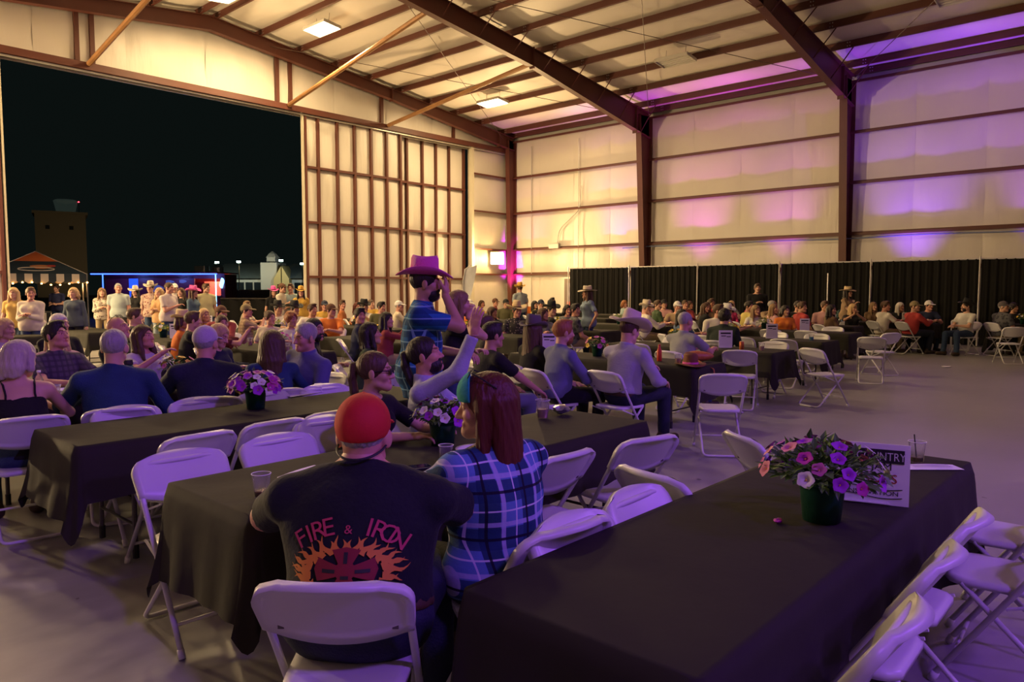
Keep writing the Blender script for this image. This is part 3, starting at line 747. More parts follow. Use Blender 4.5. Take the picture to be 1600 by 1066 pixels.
# food trailer with blue light strip
p0, p1 = atd(150, 41), atd(340, 41); c = (p0+p1)/2; L = (p1-p0).length; ax_ = math.atan2(p1.y-p0.y, p1.x-p0.x)
tr = empty('food_trailer', (c.x, c.y, 0), ax_, 'maroon food trailer edged with glowing blue light strips', 'trailer')      # local -Y toward the hangar
REDT = mat('maroon_trailer', (.17, .015, .025), .4); LED = mat('blue_led_strip', (.1, .3, 1), .4, emit=((.03, .09, 1.0), 6)); LEDW = mat('pale_led', (.5, .8, 1), .4, emit=((.12, .40, 1.0), 6)); DARKI = mat('dark_interior', (.03, .025, .025), .6)
mb = MB()
for (x0, x1, z0, z1) in ((-L/2, .25*L, .45, 2.35), (.25*L, .47*L, .45, 1.25), (.47*L, L/2, .45, 2.35), (-L/2, L/2, 2.2, 2.5)): mb.box(((x0+x1)/2, 1.0, (z0+z1)/2), (x1-x0, .06, z1-z0))
mb.box((0, 2.8, 1.45), (L, .06, 2.0)); mb.box((-L/2, 1.9, 1.45), (.06, 1.8, 2.0)); mb.box((L/2, 1.9, 1.45), (.06, 1.8, 2.0)); mb.box((0, 1.9, .45), (L, 1.8, .08))
mb.build('trailer_body', REDT, tr)
MB().box((0, 1.3, 2.52), (L+.2, 3.2, .07)).build('awning_roof', REDT, tr)
MB().box((0, -.30, 2.44), (L+.2, .04, .06)).build('led_strip', LED, tr)
for x in (-L/2+.55, L/2+.02): MB().tube([(x, -.28, 0), (x, -.28, 2.45)], .03, 6).build('awning_post', LEDW if x > 0 else LED, tr)
MB().box((-.26*L, .94, 1.35), (.5, .05, 1.7)).build('trailer_door', mat('blue_lit_door', (.05, .12, .6), .4, emit=((.02, .10, .9), .8)), tr)  # blue lamplight on the door put into its colour and glow
MB().box((.36*L, .90, 1.22), (.24*L, .35, .05)).build('serving_shelf', CHROME, tr)
MB().box((.36*L, 2.2, 1.6), (.2*L, .05, .9)).build('menu_board', mat('menu_glow', (.5, .1, .08), .5, emit=((1, .12, .06), .9)), tr)
MB().add([(.49*L+.12*math.cos(k)*(1+.4*math.sin(2*k)), .8, 1.95+.3*math.sin(k)) for k in np.linspace(0, 2*PI, 16)[:-1]], [tuple(range(15))]).build('neon_sign', LEDW, tr)
for (x, z, w_, h_) in ((-.07*L, 1.65, .75, .42), (.04*L, 2.02, .5, .2), (.15*L, 2.05, .42, .2), (.1*L, 1.55, .5, .3)):
    MB().add([(x+w_/2*math.cos(k)*(1+.2*math.cos(3*k)), .955, z+h_/2*math.sin(k)) for k in np.linspace(0, 2*PI, 18)[:-1]], [tuple(range(17))]).build('decal', mat('pale_decal', (.34, .30, .28), .6), tr)
MB().box((.27*L, 1.7, 2.75), (.6, .7, .4), bev=.03).build('roof_unit', CHROME, tr)
MB().lathe([(.32, 0), (.34, .3), (.22, .45), (.08, .5)], 14, (.40*L, 1.8, 2.55)).build('roof_vent', CHROME, tr)
for x in (-.2*L, .1*L): MB().lathe([(.1, -.1), (.36, -.1), (.36, .1), (.1, .1)], 16, (0, 0, 0)).build('wheel', BLACKM, tr, loc=(x, .95, .36)).rotation_euler = (PI/2, 0, 0)
for x in (-.25*L, .1*L, .36*L):
    d = bpy.data.lights.new('led_light', 'POINT'); d.energy = 45; d.color = (.12, .22, 1.0); d.shadow_soft_size = .2; o = bpy.data.objects.new('led_light', d); link(o, tr); o.location = (x, -.15, 2.3)
d = bpy.data.lights.new('serving_light', 'POINT'); d.energy = 60; d.color = (1, .4, .2); o = bpy.data.objects.new('serving_light', d); link(o, tr); o.location = (.36*L, 1.7, 2.1)
# control tower
p = atd(99, 150); a = facing_cam(p)
t = empty('control_tower', (p.x, p.y, 0), a+PI/2, 'dim beige control tower with glass cab and red beacon', 'tower')
BEI = mat('tower_beige', (.32, .26, .17), .7)
MB().box((0, 0, 8.2), (8.6, 8.6, 16.4)).build('shaft', BEI, t); MB().box((0, 0, 16.6), (9.4, 9.4, .5)).build('gallery', BEI, t)
MB().lathe([(1.6, 0), (2.1, 2.3), (2.2, 2.5), (1.8, 2.8)], 8, (1.0, 0, 16.8)).build('glass_cab', mat('cab_glass', (.12, .16, .15), .2, emit=((.35, .5, .42), .035)), t)
for x in (-2.2, 1.8): MB().box((x, -4.35, 13.7), (.7, .1, .7)).build('window', INK, t)
MB().tube([(3.3, 0, 16.6), (3.3, 0, 19.2)], .06, 5).build('mast', GREYM, t)
MB().lathe([(0, -.15), (.16, 0), (0, .15)], 8, (3.3, 0, 19.3), False, False).build('beacon', mat('red_beacon', (1, .1, .1), .4, emit=((1, .03, .05), 12)), t)
d = bpy.data.lights.new('tower_fill', 'SPOT'); d.energy = 1500; d.color = (1, .72, .4); d.spot_size = R_(70); d.spot_blend = .8; o = bpy.data.objects.new('tower_fill', d); link(o, t); o.location = (6, -30, 1); o.rotation_euler = (Vector((0, -4, 11))-Vector((6, -30, 1))).to_track_quat('-Z', 'Y').to_euler()  # spot added to brighten the tower; no such fixture stands there
# terminal building
p0, p1 = atd(338, 95), atd(486, 95); c = (p0+p1)/2; L = (p1-p0).length; ax_ = math.atan2(p1.y-p0.y, p1.x-p0.x)
b = empty('terminal_building', (c.x, c.y, 0), ax_, 'low white terminal building with dark roofs and a lit gable', 'building')
WST = mat('white_stucco', (.55, .52, .46), .8); SLATE = mat('slate_roof', (.10, .12, .12), .7, var=(3, .2))
MB().box((0, 4, 1.55), (L, 8, 3.1)).build('wall', WST, b)
for (x0, x1) in ((-L/2-.4, -.02*L), (.16*L, L/2+.4)):
    MB().add([(x0, -.6, 3.0), (x1, -.6, 3.0), (x1, 4, 5.0), (x0, 4, 5.0), (x0, 8.6, 3.0), (x1, 8.6, 3.0)], [(0, 1, 2, 3), (3, 2, 5, 4), (0, 3, 4), (1, 5, 2)]).build('roof', SLATE, b)
MB().box((.07*L, 1.5, 2.5), (.17*L, 4, 5.0)).build('gate_block', WST, b); MB().box((.07*L, 1.5, 5.3), (.09*L, 2, 1.0)).build('parapet', WST, b); MB().lathe([(.9, 0), (.5, .5), (.1, .8)], 8, (.07*L, 1.2, 5.7)).build('crest', WST, b)
MB().add([(.14*L, -1.2, 0), (.30*L, -1.2, 0), (.30*L, -1.2, 2.9), (.22*L, -1.2, 4.6), (.14*L, -1.2, 2.9), (.14*L, 2, 0), (.30*L, 2, 0), (.30*L, 2, 2.9), (.22*L, 2, 4.6), (.14*L, 2, 2.9)], [(0, 1, 2, 3, 4), (0, 4, 9, 5), (1, 6, 7, 2), (2, 7, 8, 3), (3, 8, 9, 4)]).build('gable_porch', mat('lit_porch', (.55, .42, .18), .8), b)  # yellow lamplight on the gable put into its base colour
for i, x in enumerate(np.linspace(-L/2+.9, -.06*L, 5)): MB().box((x, -.03, 1.7), (.9, .12, 1.6)).build('window', mat('dark_pane', (.015, .02, .025), .2), b)
for x in (.36*L, .43*L): MB().box((x, -.03, 1.7), (.8, .12, 1.5)).build('window', MATS['dark_pane'], b)
MB().box((.22*L, -1.26, 1.4), (1.0, .1, 1.7)).build('window', MATS['dark_pane'], b)
for (x, e, cl) in ((-.25*L, 420, (.8, .95, .8)), (.10*L, 200, (1, .75, .3)), (.38*L, 300, (.75, .9, .9))):
    d = bpy.data.lights.new('terminal_fill', 'POINT'); d.energy = e; d.color = cl; d.shadow_soft_size = .3; o = bpy.data.objects.new('terminal_fill', d); link(o, b); o.location = (x, -4.5, 4.2)  # point lights added before the walls, standing in for street-lamp light
# street lamps
for (px, py, dep, nm) in ((340, 411, 86, 'first'), (374, 410, 86, 'second'), (440, 408, 86, 'third'), (473, 413, 86, 'fourth')):
    p = atd(px, dep); h = 1.6+(452-py)*dep/1156
    s = empty('street_lamp', (p.x, p.y, 0), 0, f'tall pale street lamp outside, {nm} from the left', 'street lamp', 'street lamps by the terminal')
    MB().tube([(0, 0, 0), (0, 0, h)], .05, 6).build('post', GREYM, s); MB().box((0, 0, h+.05), (.34, .34, .2)).build('lamp_head', mat('pale_lamp_head', (.8, 1, .9), .4, emit=((.65, 1, .85), 14)), s)
# parked cars
def car(px, dep, label, colr):
    p = atd(px, dep); a = facing_cam(p); c = empty('car', (p.x, p.y, 0), a+PI/2, label, 'car', 'parked cars')
    m_ = mat('car_'+label.split()[0], colr, .25, coat=.5)
    prof = [(-2.2, .45), (-2.2, .85), (-1.5, .98), (-1.0, 1.55), (.7, 1.58), (1.35, 1.02), (2.15, .9), (2.25, .45)]
    n = len(prof); vs = [(x, y, z) for y in (-.85, .85) for x, z in prof]; fs = [tuple(range(n)), tuple(range(2*n-1, n-1, -1))]+[(i, n+i, n+(i+1) % n, (i+1) % n) for i in range(n)]
    MB().add(vs, fs).build('car_body', m_, c)
    MB().add([(-1.32, -.87, 1.02), (1.2, -.87, 1.02), (.68, -.87, 1.5), (-.95, -.87, 1.48)], [(0, 1, 2, 3)]).build('side_window', MATS['dark_pane'], c)
    for x in (-1.4, 1.4):
        for sy in (-1, 1):
            w_ = MB().lathe([(.08, -.1), (.34, -.1), (.34, .1), (.08, .1)], 14).build('wheel', BLACKM, c, loc=(x, sy*.8, .34)); w_.rotation_euler = (PI/2, 0, 0)
car(378, 62, 'dark sedan parked before the terminal, left of two', (.02, .022, .025)); car(412, 66, 'charcoal car parked before the lit gable', (.03, .03, .032))
# black barrier outside
p0, p1 = atd(344, 27), atd(476, 27); c = (p0+p1)/2; ax_ = math.atan2(p1.y-p0.y, p1.x-p0.x); L = (p1-p0).length
b = empty('barrier_fence', (c.x, c.y, 0), ax_, 'low black covered barrier outside the door', 'barrier')
MB().grid(lambda u, v: ((u-.5)*L, .03*math.sin(u*40), 1.25*v), 60, 2).build('cover', DRAPE, b); MB().tube([(-L/2, 0, 1.26), (L/2, 0, 1.26)], .025, 6).build('top_rail', GREYM, b)
for x in (-L/2, 0, L/2): MB().tube([(x, .06, 0), (x, .06, 1.26)], .025, 6).build('post', GREYM, b)
# feather flag by the sliding door
p = atd(733, 24); f = empty('feather_flag', (p.x, p.y, 0), facing_cam(p)+PI/2, 'pale grey feather flag before the sliding door', 'flag')
MB().tube([(-.2, .02, 0), (-.2, .02, 1.9), (-.12, .02, 2.25), (.1, .02, 2.42)], .014, 6).build('pole', POLEM, f)
MB().grid(lambda u, v: (-.19+.42*u*math.sin(PI*min(1, .25+.75*(1-v*.62)))+.1*max(0, v-.7), .04*math.sin(3*u+2*v), .7+1.55*v+.13*u*v), 8, 14).build('banner', mat('pale_banner', (.45, .45, .48), .7, var=(3, .3)), f, smooth=True)
# ================================================================== PEOPLE (implicit bodies meshed with surface nets)
V3 = lambda *a: np.array(a, np.float32)
def pr_cone(a, b, r1, r2, k=.03, cutb=None, cuta=None, op='add', noise=None):
    a = np.asarray(a, np.float32); b = np.asarray(b, np.float32); ba = b-a; L2 = float(ba@ba)+1e-9
    un = ba/math.sqrt(L2); m = max(r1, r2)
    def fn(X, Y, Z):
        px, py, pz = X-a[0], Y-a[1], Z-a[2]
        t = (px*ba[0]+py*ba[1]+pz*ba[2])/L2; h = np.clip(t, 0, 1)
        d = np.sqrt((px-h*ba[0])**2+(py-h*ba[1])**2+(pz-h*ba[2])**2)-(r1+(r2-r1)*h)
        if cutb is not None: d = np.maximum(d, (t-cutb)*math.sqrt(L2))
        if cuta is not None: d = np.maximum(d, (cuta-t)*math.sqrt(L2))
        return d
    return (fn, np.minimum(a, b)-m, np.maximum(a, b)+m, k, op)
I3 = np.eye(3, dtype=np.float32)
def pr_ell(c, r, M=I3, k=.03, op='add', planes=()):
    c = np.asarray(c, np.float32); r = np.asarray(r, np.float32); M = np.asarray(M, np.float32)
    ext = np.sqrt(((M*r[None, :])**2).sum(1))
    def fn(X, Y, Z):
        px, py, pz = X-c[0], Y-c[1], Z-c[2]
        q = [(px*M[0, i]+py*M[1, i]+pz*M[2, i]) for i in range(3)]
        k0 = np.sqrt((q[0]/r[0])**2+(q[1]/r[1])**2+(q[2]/r[2])**2); k1 = np.sqrt((q[0]/r[0]**2)**2+(q[1]/r[1]**2)**2+(q[2]/r[2]**2)**2)+1e-6
        d = k0*(k0-1)/k1
        for (n, p0) in planes: d = np.maximum(d, (X-p0[0])*n[0]+(Y-p0[1])*n[1]+(Z-p0[2])*n[2])
        return d
    return (fn, c-ext, c+ext, k, op)
def infl(pr, e, planes=()):
    fn, lo, hi, k, op = pr
    def f2(X, Y, Z):
        d = fn(X, Y, Z)-e
        for (n, p0) in planes: d = np.maximum(d, (X-p0[0])*n[0]+(Y-p0[1])*n[1]+(Z-p0[2])*n[2])
        return d
    return (f2, lo-e, hi+e, k, op)
FARD = np.float32(.10)
def field(prims, lo, hi, h, noise=None):
    n = np.maximum(3, np.ceil((hi-lo)/h).astype(int)+1)
    ax = [(lo[i]+h*np.arange(n[i])).astype(np.float32) for i in range(3)]
    F = np.full(tuple(n), FARD, np.float32)
    for fn, bl, bh, k, op in prims:
        mg = .05+k
        i0 = [max(0, int((bl[i]-mg-lo[i])/h)) for i in range(3)]; i1 = [min(n[i], int((bh[i]+mg-lo[i])/h)+2) for i in range(3)]
        if any(i1[i] <= i0[i] for i in range(3)): continue
        sl = tuple(slice(i0[i], i1[i]) for i in range(3))
        d = fn(ax[0][sl[0]][:, None, None], ax[1][sl[1]][None, :, None], ax[2][sl[2]][None, None, :])
        A = F[sl]
        if op == 'add':
            hh = np.maximum(k-np.abs(A-d), 0)/k; F[sl] = np.minimum(A, d)-hh*hh*k*.25
        else:
            d = -d; hh = np.maximum(k-np.abs(A-d), 0)/k; F[sl] = np.maximum(A, d)+hh*hh*k*.25
    if noise is not None:
        F += noise(ax[0][:, None, None], ax[1][None, :, None], ax[2][None, None, :]).astype(np.float32)
    return F, ax
EDG = [(0, 1), (2, 3), (4, 5), (6, 7), (0, 2), (1, 3), (4, 6), (5, 7), (0, 4), (1, 5), (2, 6), (3, 7)]
def surfnet(F, lo, h):
    S = F < 0
    nx, ny, nz = F.shape
    cnt = np.zeros((nx-1, ny-1, nz-1), np.int8)
    for i in (0, 1):
        for j in (0, 1):
            for k in (0, 1): cnt += S[i:nx-1+i, j:ny-1+j, k:nz-1+k]
    act = (cnt > 0) & (cnt < 8)
    ci, cj, ck = np.nonzero(act); N = len(ci)
    if N == 0: return np.zeros((0, 3), np.float32), np.zeros((0, 4), np.int32)
    idx = np.full(act.shape, -1, np.int32); idx[ci, cj, ck] = np.arange(N)
    cor = [(i, j, k) for i in (0, 1) for j in (0, 1) for k in (0, 1)]
    val = np.stack([F[ci+c[0], cj+c[1], ck+c[2]] for c in cor], 1)
    acc = np.zeros((N, 3), np.float32); w = np.zeros(N, np.float32)
    C = np.array(cor, np.float32)
    for a, b in EDG:
        va, vb = val[:, a], val[:, b]; m = (va < 0) != (vb < 0)
        t = np.where(m, va/np.where(m, va-vb, 1), 0)
        acc += np.where(m[:, None], C[a]+(C[b]-C[a])*t[:, None], 0); w += m
    pos = acc/w[:, None]+np.stack([ci, cj, ck], 1)
    pos = pos*h+np.asarray(lo, np.float32)
    quads = []
    for axis in range(3):
        sh = [slice(1, -1)]*3; sh[axis] = slice(0, -1); sh2 = list(sh); sh2[axis] = slice(1, None)
        A = S[tuple(sh)]; B = S[tuple(sh2)]
        e = np.nonzero(A != B); flip = A[e]
        g = [e[0]+1, e[1]+1, e[2]+1]; g[axis] = e[axis]
        o1, o2 = [(1, 2), (2, 0), (0, 1)][axis]
        def cell(d1, d2):
            q = [g[0].copy(), g[1].copy(), g[2].copy()]; q[o1] = q[o1]-d1; q[o2] = q[o2]-d2; return idx[q[0], q[1], q[2]]
        q = np.stack([cell(1, 1), cell(0, 1), cell(0, 0), cell(1, 0)], 1)
        q = np.where(flip[:, None], q, q[:, ::-1]); quads.append(q)
    Q = np.concatenate(quads); Q = Q[(Q >= 0).all(1)]
    return pos.astype(np.float32), Q.astype(np.int32)
def np_mesh(name, V, Q, tint=None):
    me = bpy.data.meshes.new(name)
    me.vertices.add(len(V)); me.vertices.foreach_set('co', V.astype(np.float32).ravel())
    me.loops.add(Q.size); me.loops.foreach_set('vertex_index', Q.ravel().astype(np.int32))
    me.polygons.add(len(Q)); me.polygons.foreach_set('loop_start', np.arange(0, Q.size, 4, dtype=np.int32))
    me.polygons.foreach_set('use_smooth', np.ones(len(Q), bool))
    me.update(calc_edges=True)
    if tint is not None:
        at = me.attributes.new('tint', 'FLOAT_COLOR', 'POINT'); at.data.foreach_set('color', tint.astype(np.float32).ravel())
    return me
def bounds(prims):
    P_ = [p for p in prims if p[4] == 'add']
    return np.min([p[1] for p in P_], 0)-.02, np.max([p[2] for p in P_], 0)+.02
def sdf_mesh(name, prims, h, noise=None):
    lo, hi = bounds(prims); F, ax = field(prims, lo, hi, h, noise); V, Q = surfnet(F, lo, h); return np_mesh(name, V, Q)
def sample(prims, P):
    d = np.full(len(P), FARD, np.float32)
    for fn, bl, bh, k, op in prims:
        q = fn(P[:, 0], P[:, 1], P[:, 2])
        if op == 'add': hh = np.maximum(k-np.abs(d-q), 0)/k; d = np.minimum(d, q)-hh*hh*k*.25
        else: q = -q; hh = np.maximum(k-np.abs(d-q), 0)/k; d = np.maximum(d, q)+hh*hh*k*.25
    return d

def rot(ax, d):
    c, s = math.cos(R_(d)), math.sin(R_(d))
    if ax == 'x': return np.array([[1, 0, 0], [0, c, -s], [0, s, c]], np.float32)
    if ax == 'y': return np.array([[c, 0, s], [0, 1, 0], [-s, 0, c]], np.float32)
    return np.array([[c, -s, 0], [s, c, 0], [0, 0, 1]], np.float32)
def ik(a, t, l1, l2, pole):
    d = t-a; L = float(np.linalg.norm(d)); mx = (l1+l2)*.998
    if L > mx: t = a+d/L*mx; d = t-a; L = mx
    u = d/L; x = (l1*l1-l2*l2+L*L)/(2*L); hgt = math.sqrt(max(0, l1*l1-x*x))
    pl = np.asarray(pole, np.float32); pl = pl-u*float(pl@u); pl = pl/(np.linalg.norm(pl)+1e-6)
    return a+u*x+pl*hgt, t

def head_prims(c, M, s, female, detail):
    q = lambda *p: c+M@(np.array(p, np.float32)*s)
    f = .94 if female else 1.0
    P = [pr_ell(q(0, -.014, .030), np.array((.074, .096, .088))*s, M, k=.02),
         pr_ell(q(0, .022, -.040), np.array((.058*f, .066, .078))*s, M, k=.035*s),
         pr_ell(q(0, .066, -.098), np.array((.026*f, .022, .020))*s, M, k=.03*s),
         pr_cone(q(-.045*f, .02, -.075), q(0, .07, -.098), .022*s, .022*s, k=.02*s), pr_cone(q(.045*f, .02, -.075), q(0, .07, -.098), .022*s, .022*s, k=.02*s)]
    for sx in (-1, 1):
        P.append(pr_ell(q(sx*.038, .056, -.030), np.array((.025, .028, .026))*s, M, k=.025*s))
        P.append(pr_ell(q(sx*.081, -.008, -.012), np.array((.011, .022, .033))*s, M@rot('z', -sx*24), k=.008*s))
        P.append(pr_cone(q(sx*.013, .088, .020), q(sx*.046, .074, .016), .010*s, .010*s, k=.015*s))
    if detail:
        for sx in (-1, 1):
            P.append(pr_ell(q(sx*.031, .098, -.002), np.array((.019, .016, .014))*s, M, k=.012*s, op='sub'))
            P.append(pr_ell(q(sx*.031, .0755, -.001), np.array((.0145, .0140, .0135))*s, M, k=.003*s))
    P += [pr_cone(q(0, .087, .004), q(0, .109, -.036), .008*s, .0125*s, k=.012*s), pr_cone(q(-.014, .095, -.039), q(.014, .095, -.039), .009*s, .009*s, k=.010*s)]
    P += [pr_cone(q(-.019, .085, -.064), q(.019, .085, -.064), .0075*s, .0075*s, k=.006*s), pr_cone(q(-.016, .084, -.075), q(.016, .084, -.075), .0085*s, .0085*s, k=.006*s)]
    return P
def head_tint(V, c, M, s, beard):
    q = ((V-c)@M)/s; x, y, z = q[:, 0], q[:, 1], q[:, 2]; ax_ = np.abs(x)
    T = np.ones((len(V), 4), np.float32)
    def put(m, col): T[m, :3] = col
    face = (y > .05)
    cheek = np.exp(-(((ax_-.042)/.022)**2+((z+.035)/.022)**2))*face
    T[:, 1] -= .10*cheek; T[:, 2] -= .12*cheek
    if beard:
        m = (z < -.046) & (y > -.01+.25*(z+.046)) & ~((ax_ < .02) & (np.abs(z+.069) < .012) & (y > .08)) & (z > -.135)
        put(m, beard)
        put((np.abs(z+.0535) < .006) & (ax_ < .028) & (y > .07), beard)
    put(face & (((x)/.023)**2+((z+.0695)/.0135)**2 < 1) & (y > .078), (.78, .48, .46))
    put((np.abs(z-.022-.12*(.03-np.abs(ax_-.03))) < .0055) & (ax_ > .012) & (ax_ < .050) & (y > .062), (.28, .2, .16))
    ex = (ax_-.031); e2 = (ex/.0135)**2+((z+.001)/.0085)**2
    put((e2 < 1) & (y > .06), (1.25, 1.2, 1.15)); put((ex**2+(z+.001)**2 < .0062**2) & (y > .06), (.10, .07, .06))
    put((e2 >= 1) & (e2 < 1.5) & (z > -.002) & (y > .06), (.35, .25, .22))
    return T
def hand_prims(w, d, pal, s, side, curl=35, spread=5):
    """w wrist, d finger direction, pal palm normal"""
    d = d/np.linalg.norm(d); pal = pal-d*float(pal@d); pal = pal/(np.linalg.norm(pal)+1e-6); x = np.cross(d, pal)*side   # x toward the thumb
    P = [pr_cone(w-d*.01, w+d*.03*s, .024*s, .028*s, k=.02)]
    for k in range(4):
        off = (1.5-k)*.0185*s; P.append(pr_cone(w+d*.02*s+x*off*.6, w+d*.085*s+x*off, .0145*s, .0125*s, k=.012))
        ln = (.040, .045, .042, .033)[k]*s; a = w+d*.085*s+x*off; dd = d
        for seg in range(3):
            ang = R_(curl*(.7, 1.1, .8)[seg]); ca, sa = math.cos(ang), math.sin(ang)
            nd = dd*ca+pal*sa; pal2 = pal*ca-dd*sa
            b = a+(nd+x*(1.5-k)*R_(spread)*.6)*ln*(1, .66, .55)[seg]
            P.append(pr_cone(a, b, (.0098-.0008*seg)*s, (.0092-.001*seg)*s, k=.004)); a = b; dd = nd; pal_ = pal; pal = pal2
        pal = pal-d*float(pal@d); 
        pal = np.cross(x*side, d) if False else pal
        # restore palm normal
        pal = np.cross(d, x)*(-side) if True else pal
        if float(pal@pal) > 0: pal = pal/np.linalg.norm(pal)
        pal = pal if float(np.dot(np.cross(d, pal)*side, x)) > 0 else -pal
    t0 = w+d*.022*s+x*.024*s; t1 = t0+(d*.55+x*.65+pal*.35)*.045*s; t2 = t1+(d*.85+x*.2+pal*.45)*.036*s
    P += [pr_cone(t0, t1, .0145*s, .0115*s, k=.012), pr_cone(t1, t2, .0112*s, .0092*s, k=.004)]
    return P

def skeleton(sp):
    s = sp.get('s', 1.0); fem = sp.get('fem', False); W = sp.get('w', 1.0); J = {}
    sit = sp.get('sit', True)
    shw = (.168 if fem else .19)*s*(1+.6*(W-1)); hpw = .088*s*W**.5
    P = V3(0, -.05, .535) if sit else V3(0, 0, .955*s)
    if sit: P[2] = .432+.088*s**.5*W**.3
    Mt = rot('z', sp.get('twist', 0)) @ rot('x', -sp.get('lean', -4)) @ rot('y', sp.get('side', 0))
    ux, uy, uz = Mt[:, 0], Mt[:, 1], Mt[:, 2]
    J.update(P=P, M=Mt, s=s, W=W, fem=fem)
    J['N'] = P+uz*.487*s; J['C'] = P+uz*.36*s
    for sd, k in ((1, 'R'), (-1, 'L')):
        sh = P+uz*(.412+sp.get('shrug'+k, 0))*s+ux*sd*shw; J['S'+k] = sh
        ht = sp.get('hand'+k)
        if ht is None: ht = (sd*.10, .26, .60) if sit else (sd*.25, .04, .82*s)
        pole = sp.get('pole'+k, (sd*.8, -.6, -.6))
        e, hnd = ik(sh, np.array(ht, np.float32), .285*s, .255*s, pole); J['E'+k] = e; J['H'+k] = hnd
        hp = P+ux*sd*hpw*1.05; J['T'+k] = hp
        if sit:
            ft = np.array(sp.get('foot'+k, (sd*.13, .36, .09)), np.float32); kp = sp.get('kpole'+k, (sd*.15, 1, .7))
        else:
            ft = np.array(sp.get('foot'+k, (sd*.11, -.02 if sd > 0 else .05, .09)), np.float32); kp = (0, 1, 0)
        kn, ft = ik(hp, ft, .445*s, .425*s, kp); J['K'+k] = kn; J['F'+k] = ft
        J['toe'+k] = sp.get('toe'+k, (sd*.25, 1, 0))
    hy, hp_, hr = sp.get('head', (0, 0, 0))          # yaw to the left positive, pitch up positive
    Mh = rot('z', hy+sp.get('twist', 0)*.0) @ rot('x', hp_) @ rot('y', hr)
    J['Mh'] = Mh.astype(np.float32)
    nk = uz*.6+np.array((0, .0, 1.0), np.float32)*.4
    J['Hc'] = J['N']+nk*.112*s*sp.get('neck', 1)+Mh[:, 1]*.026*s+Mh[:, 2]*.045*s
    return J
def body_prims(J):
    s, W, fem, P, M = J['s'], J['W'], J['fem'], J['P'], J['M']; ux, uy, uz = M[:, 0], M[:, 1], M[:, 2]
    D = 1+.9*(W-1); bel = J.get('belly', 0)
    T = {}
    cw = .152 if fem else .17
    T['chest'] = pr_ell(P+uz*.295*s+uy*.0, V3(cw*s*W, .108*s*D, .180*s), M, k=.045)
    T['abd'] = pr_ell(P+uz*.15*s+uy*(.008+bel*.5), V3((.135 if fem else .15)*s*W, (.108+bel)*s*D, .17*s), M, k=.07)
    T['pelv'] = pr_ell(P+uz*.015*s-uy*.01, V3((.172 if fem else .165)*s*W, .122*s*D, .125*s), M, k=.06)
    T['shl'] = pr_cone(J['SL']-ux*-.02, J['SR']-ux*.02, .052*s*W**.5, .052*s*W**.5, k=.035)
    T['trapL'] = pr_cone(J['N']-uz*.02, J['SL']+uz*.004, .050*s*W**.5, .046*s*W**.4, k=.03); T['trapR'] = pr_cone(J['N']-uz*.02, J['SR']+uz*.004, .050*s*W**.5, .046*s*W**.4, k=.03)
    if fem:
        for sd, k in ((1, 'R'), (-1, 'L')): T['br'+k] = pr_ell(P+uz*.335*s+ux*sd*.072*s*W+uy*.088*s*D, V3(.066, .062, .066)*s, M, k=.04)
    T['neck'] = pr_cone(J['N']-uz*.03, J['Hc']+J['Mh']@V3(0, -.022, -.055)*s, (.052 if fem else .061)*s*W**.25, (.046 if fem else .054)*s*W**.2, k=.03)
    aw = (.85 if fem else 1)*s*W**.5
    for k in 'LR':
        T['ua'+k] = pr_cone(J['S'+k], J['E'+k], .052*aw, .041*aw, k=.022)
        T['fa'+k] = pr_cone(J['E'+k], J['H'+k], .042*aw, .027*aw**.6, k=.02)
        T['th'+k] = pr_cone(J['T'+k], J['K'+k], .088*s*W**.55, .058*s*W**.4, k=.045)
        T['shn'+k] = pr_cone(J['K'+k], J['F'+k], .057*s*W**.3, .037*s, k=.03)
        t = J['toe'+k]; t = np.array(t, np.float32)/np.linalg.norm(t)
        heel = J['F'+k]+V3(0, 0, -.045)-t*.03; T['ft'+k] = pr_cone(heel, heel+t*.17*s, .036*s, .03*s, k=.03)
    return T
def fold_noise(amp, seed):
    r = random.Random(seed); a = [r.random()*6.28 for _ in range(6)]
    def f(X, Y, Z):
        w = np.sin(9*X+7*Y+a[0])*1.6+np.sin(6*Z-8*X+a[5])
        return amp*(np.sin(24*Z+11*X+w+a[1])*.5+np.sin(31*X-17*Z+13*Y+1.3*w+a[2])*.35+np.sin(46*Z+22*Y-9*X+a[3]+w)*.25)
    return f

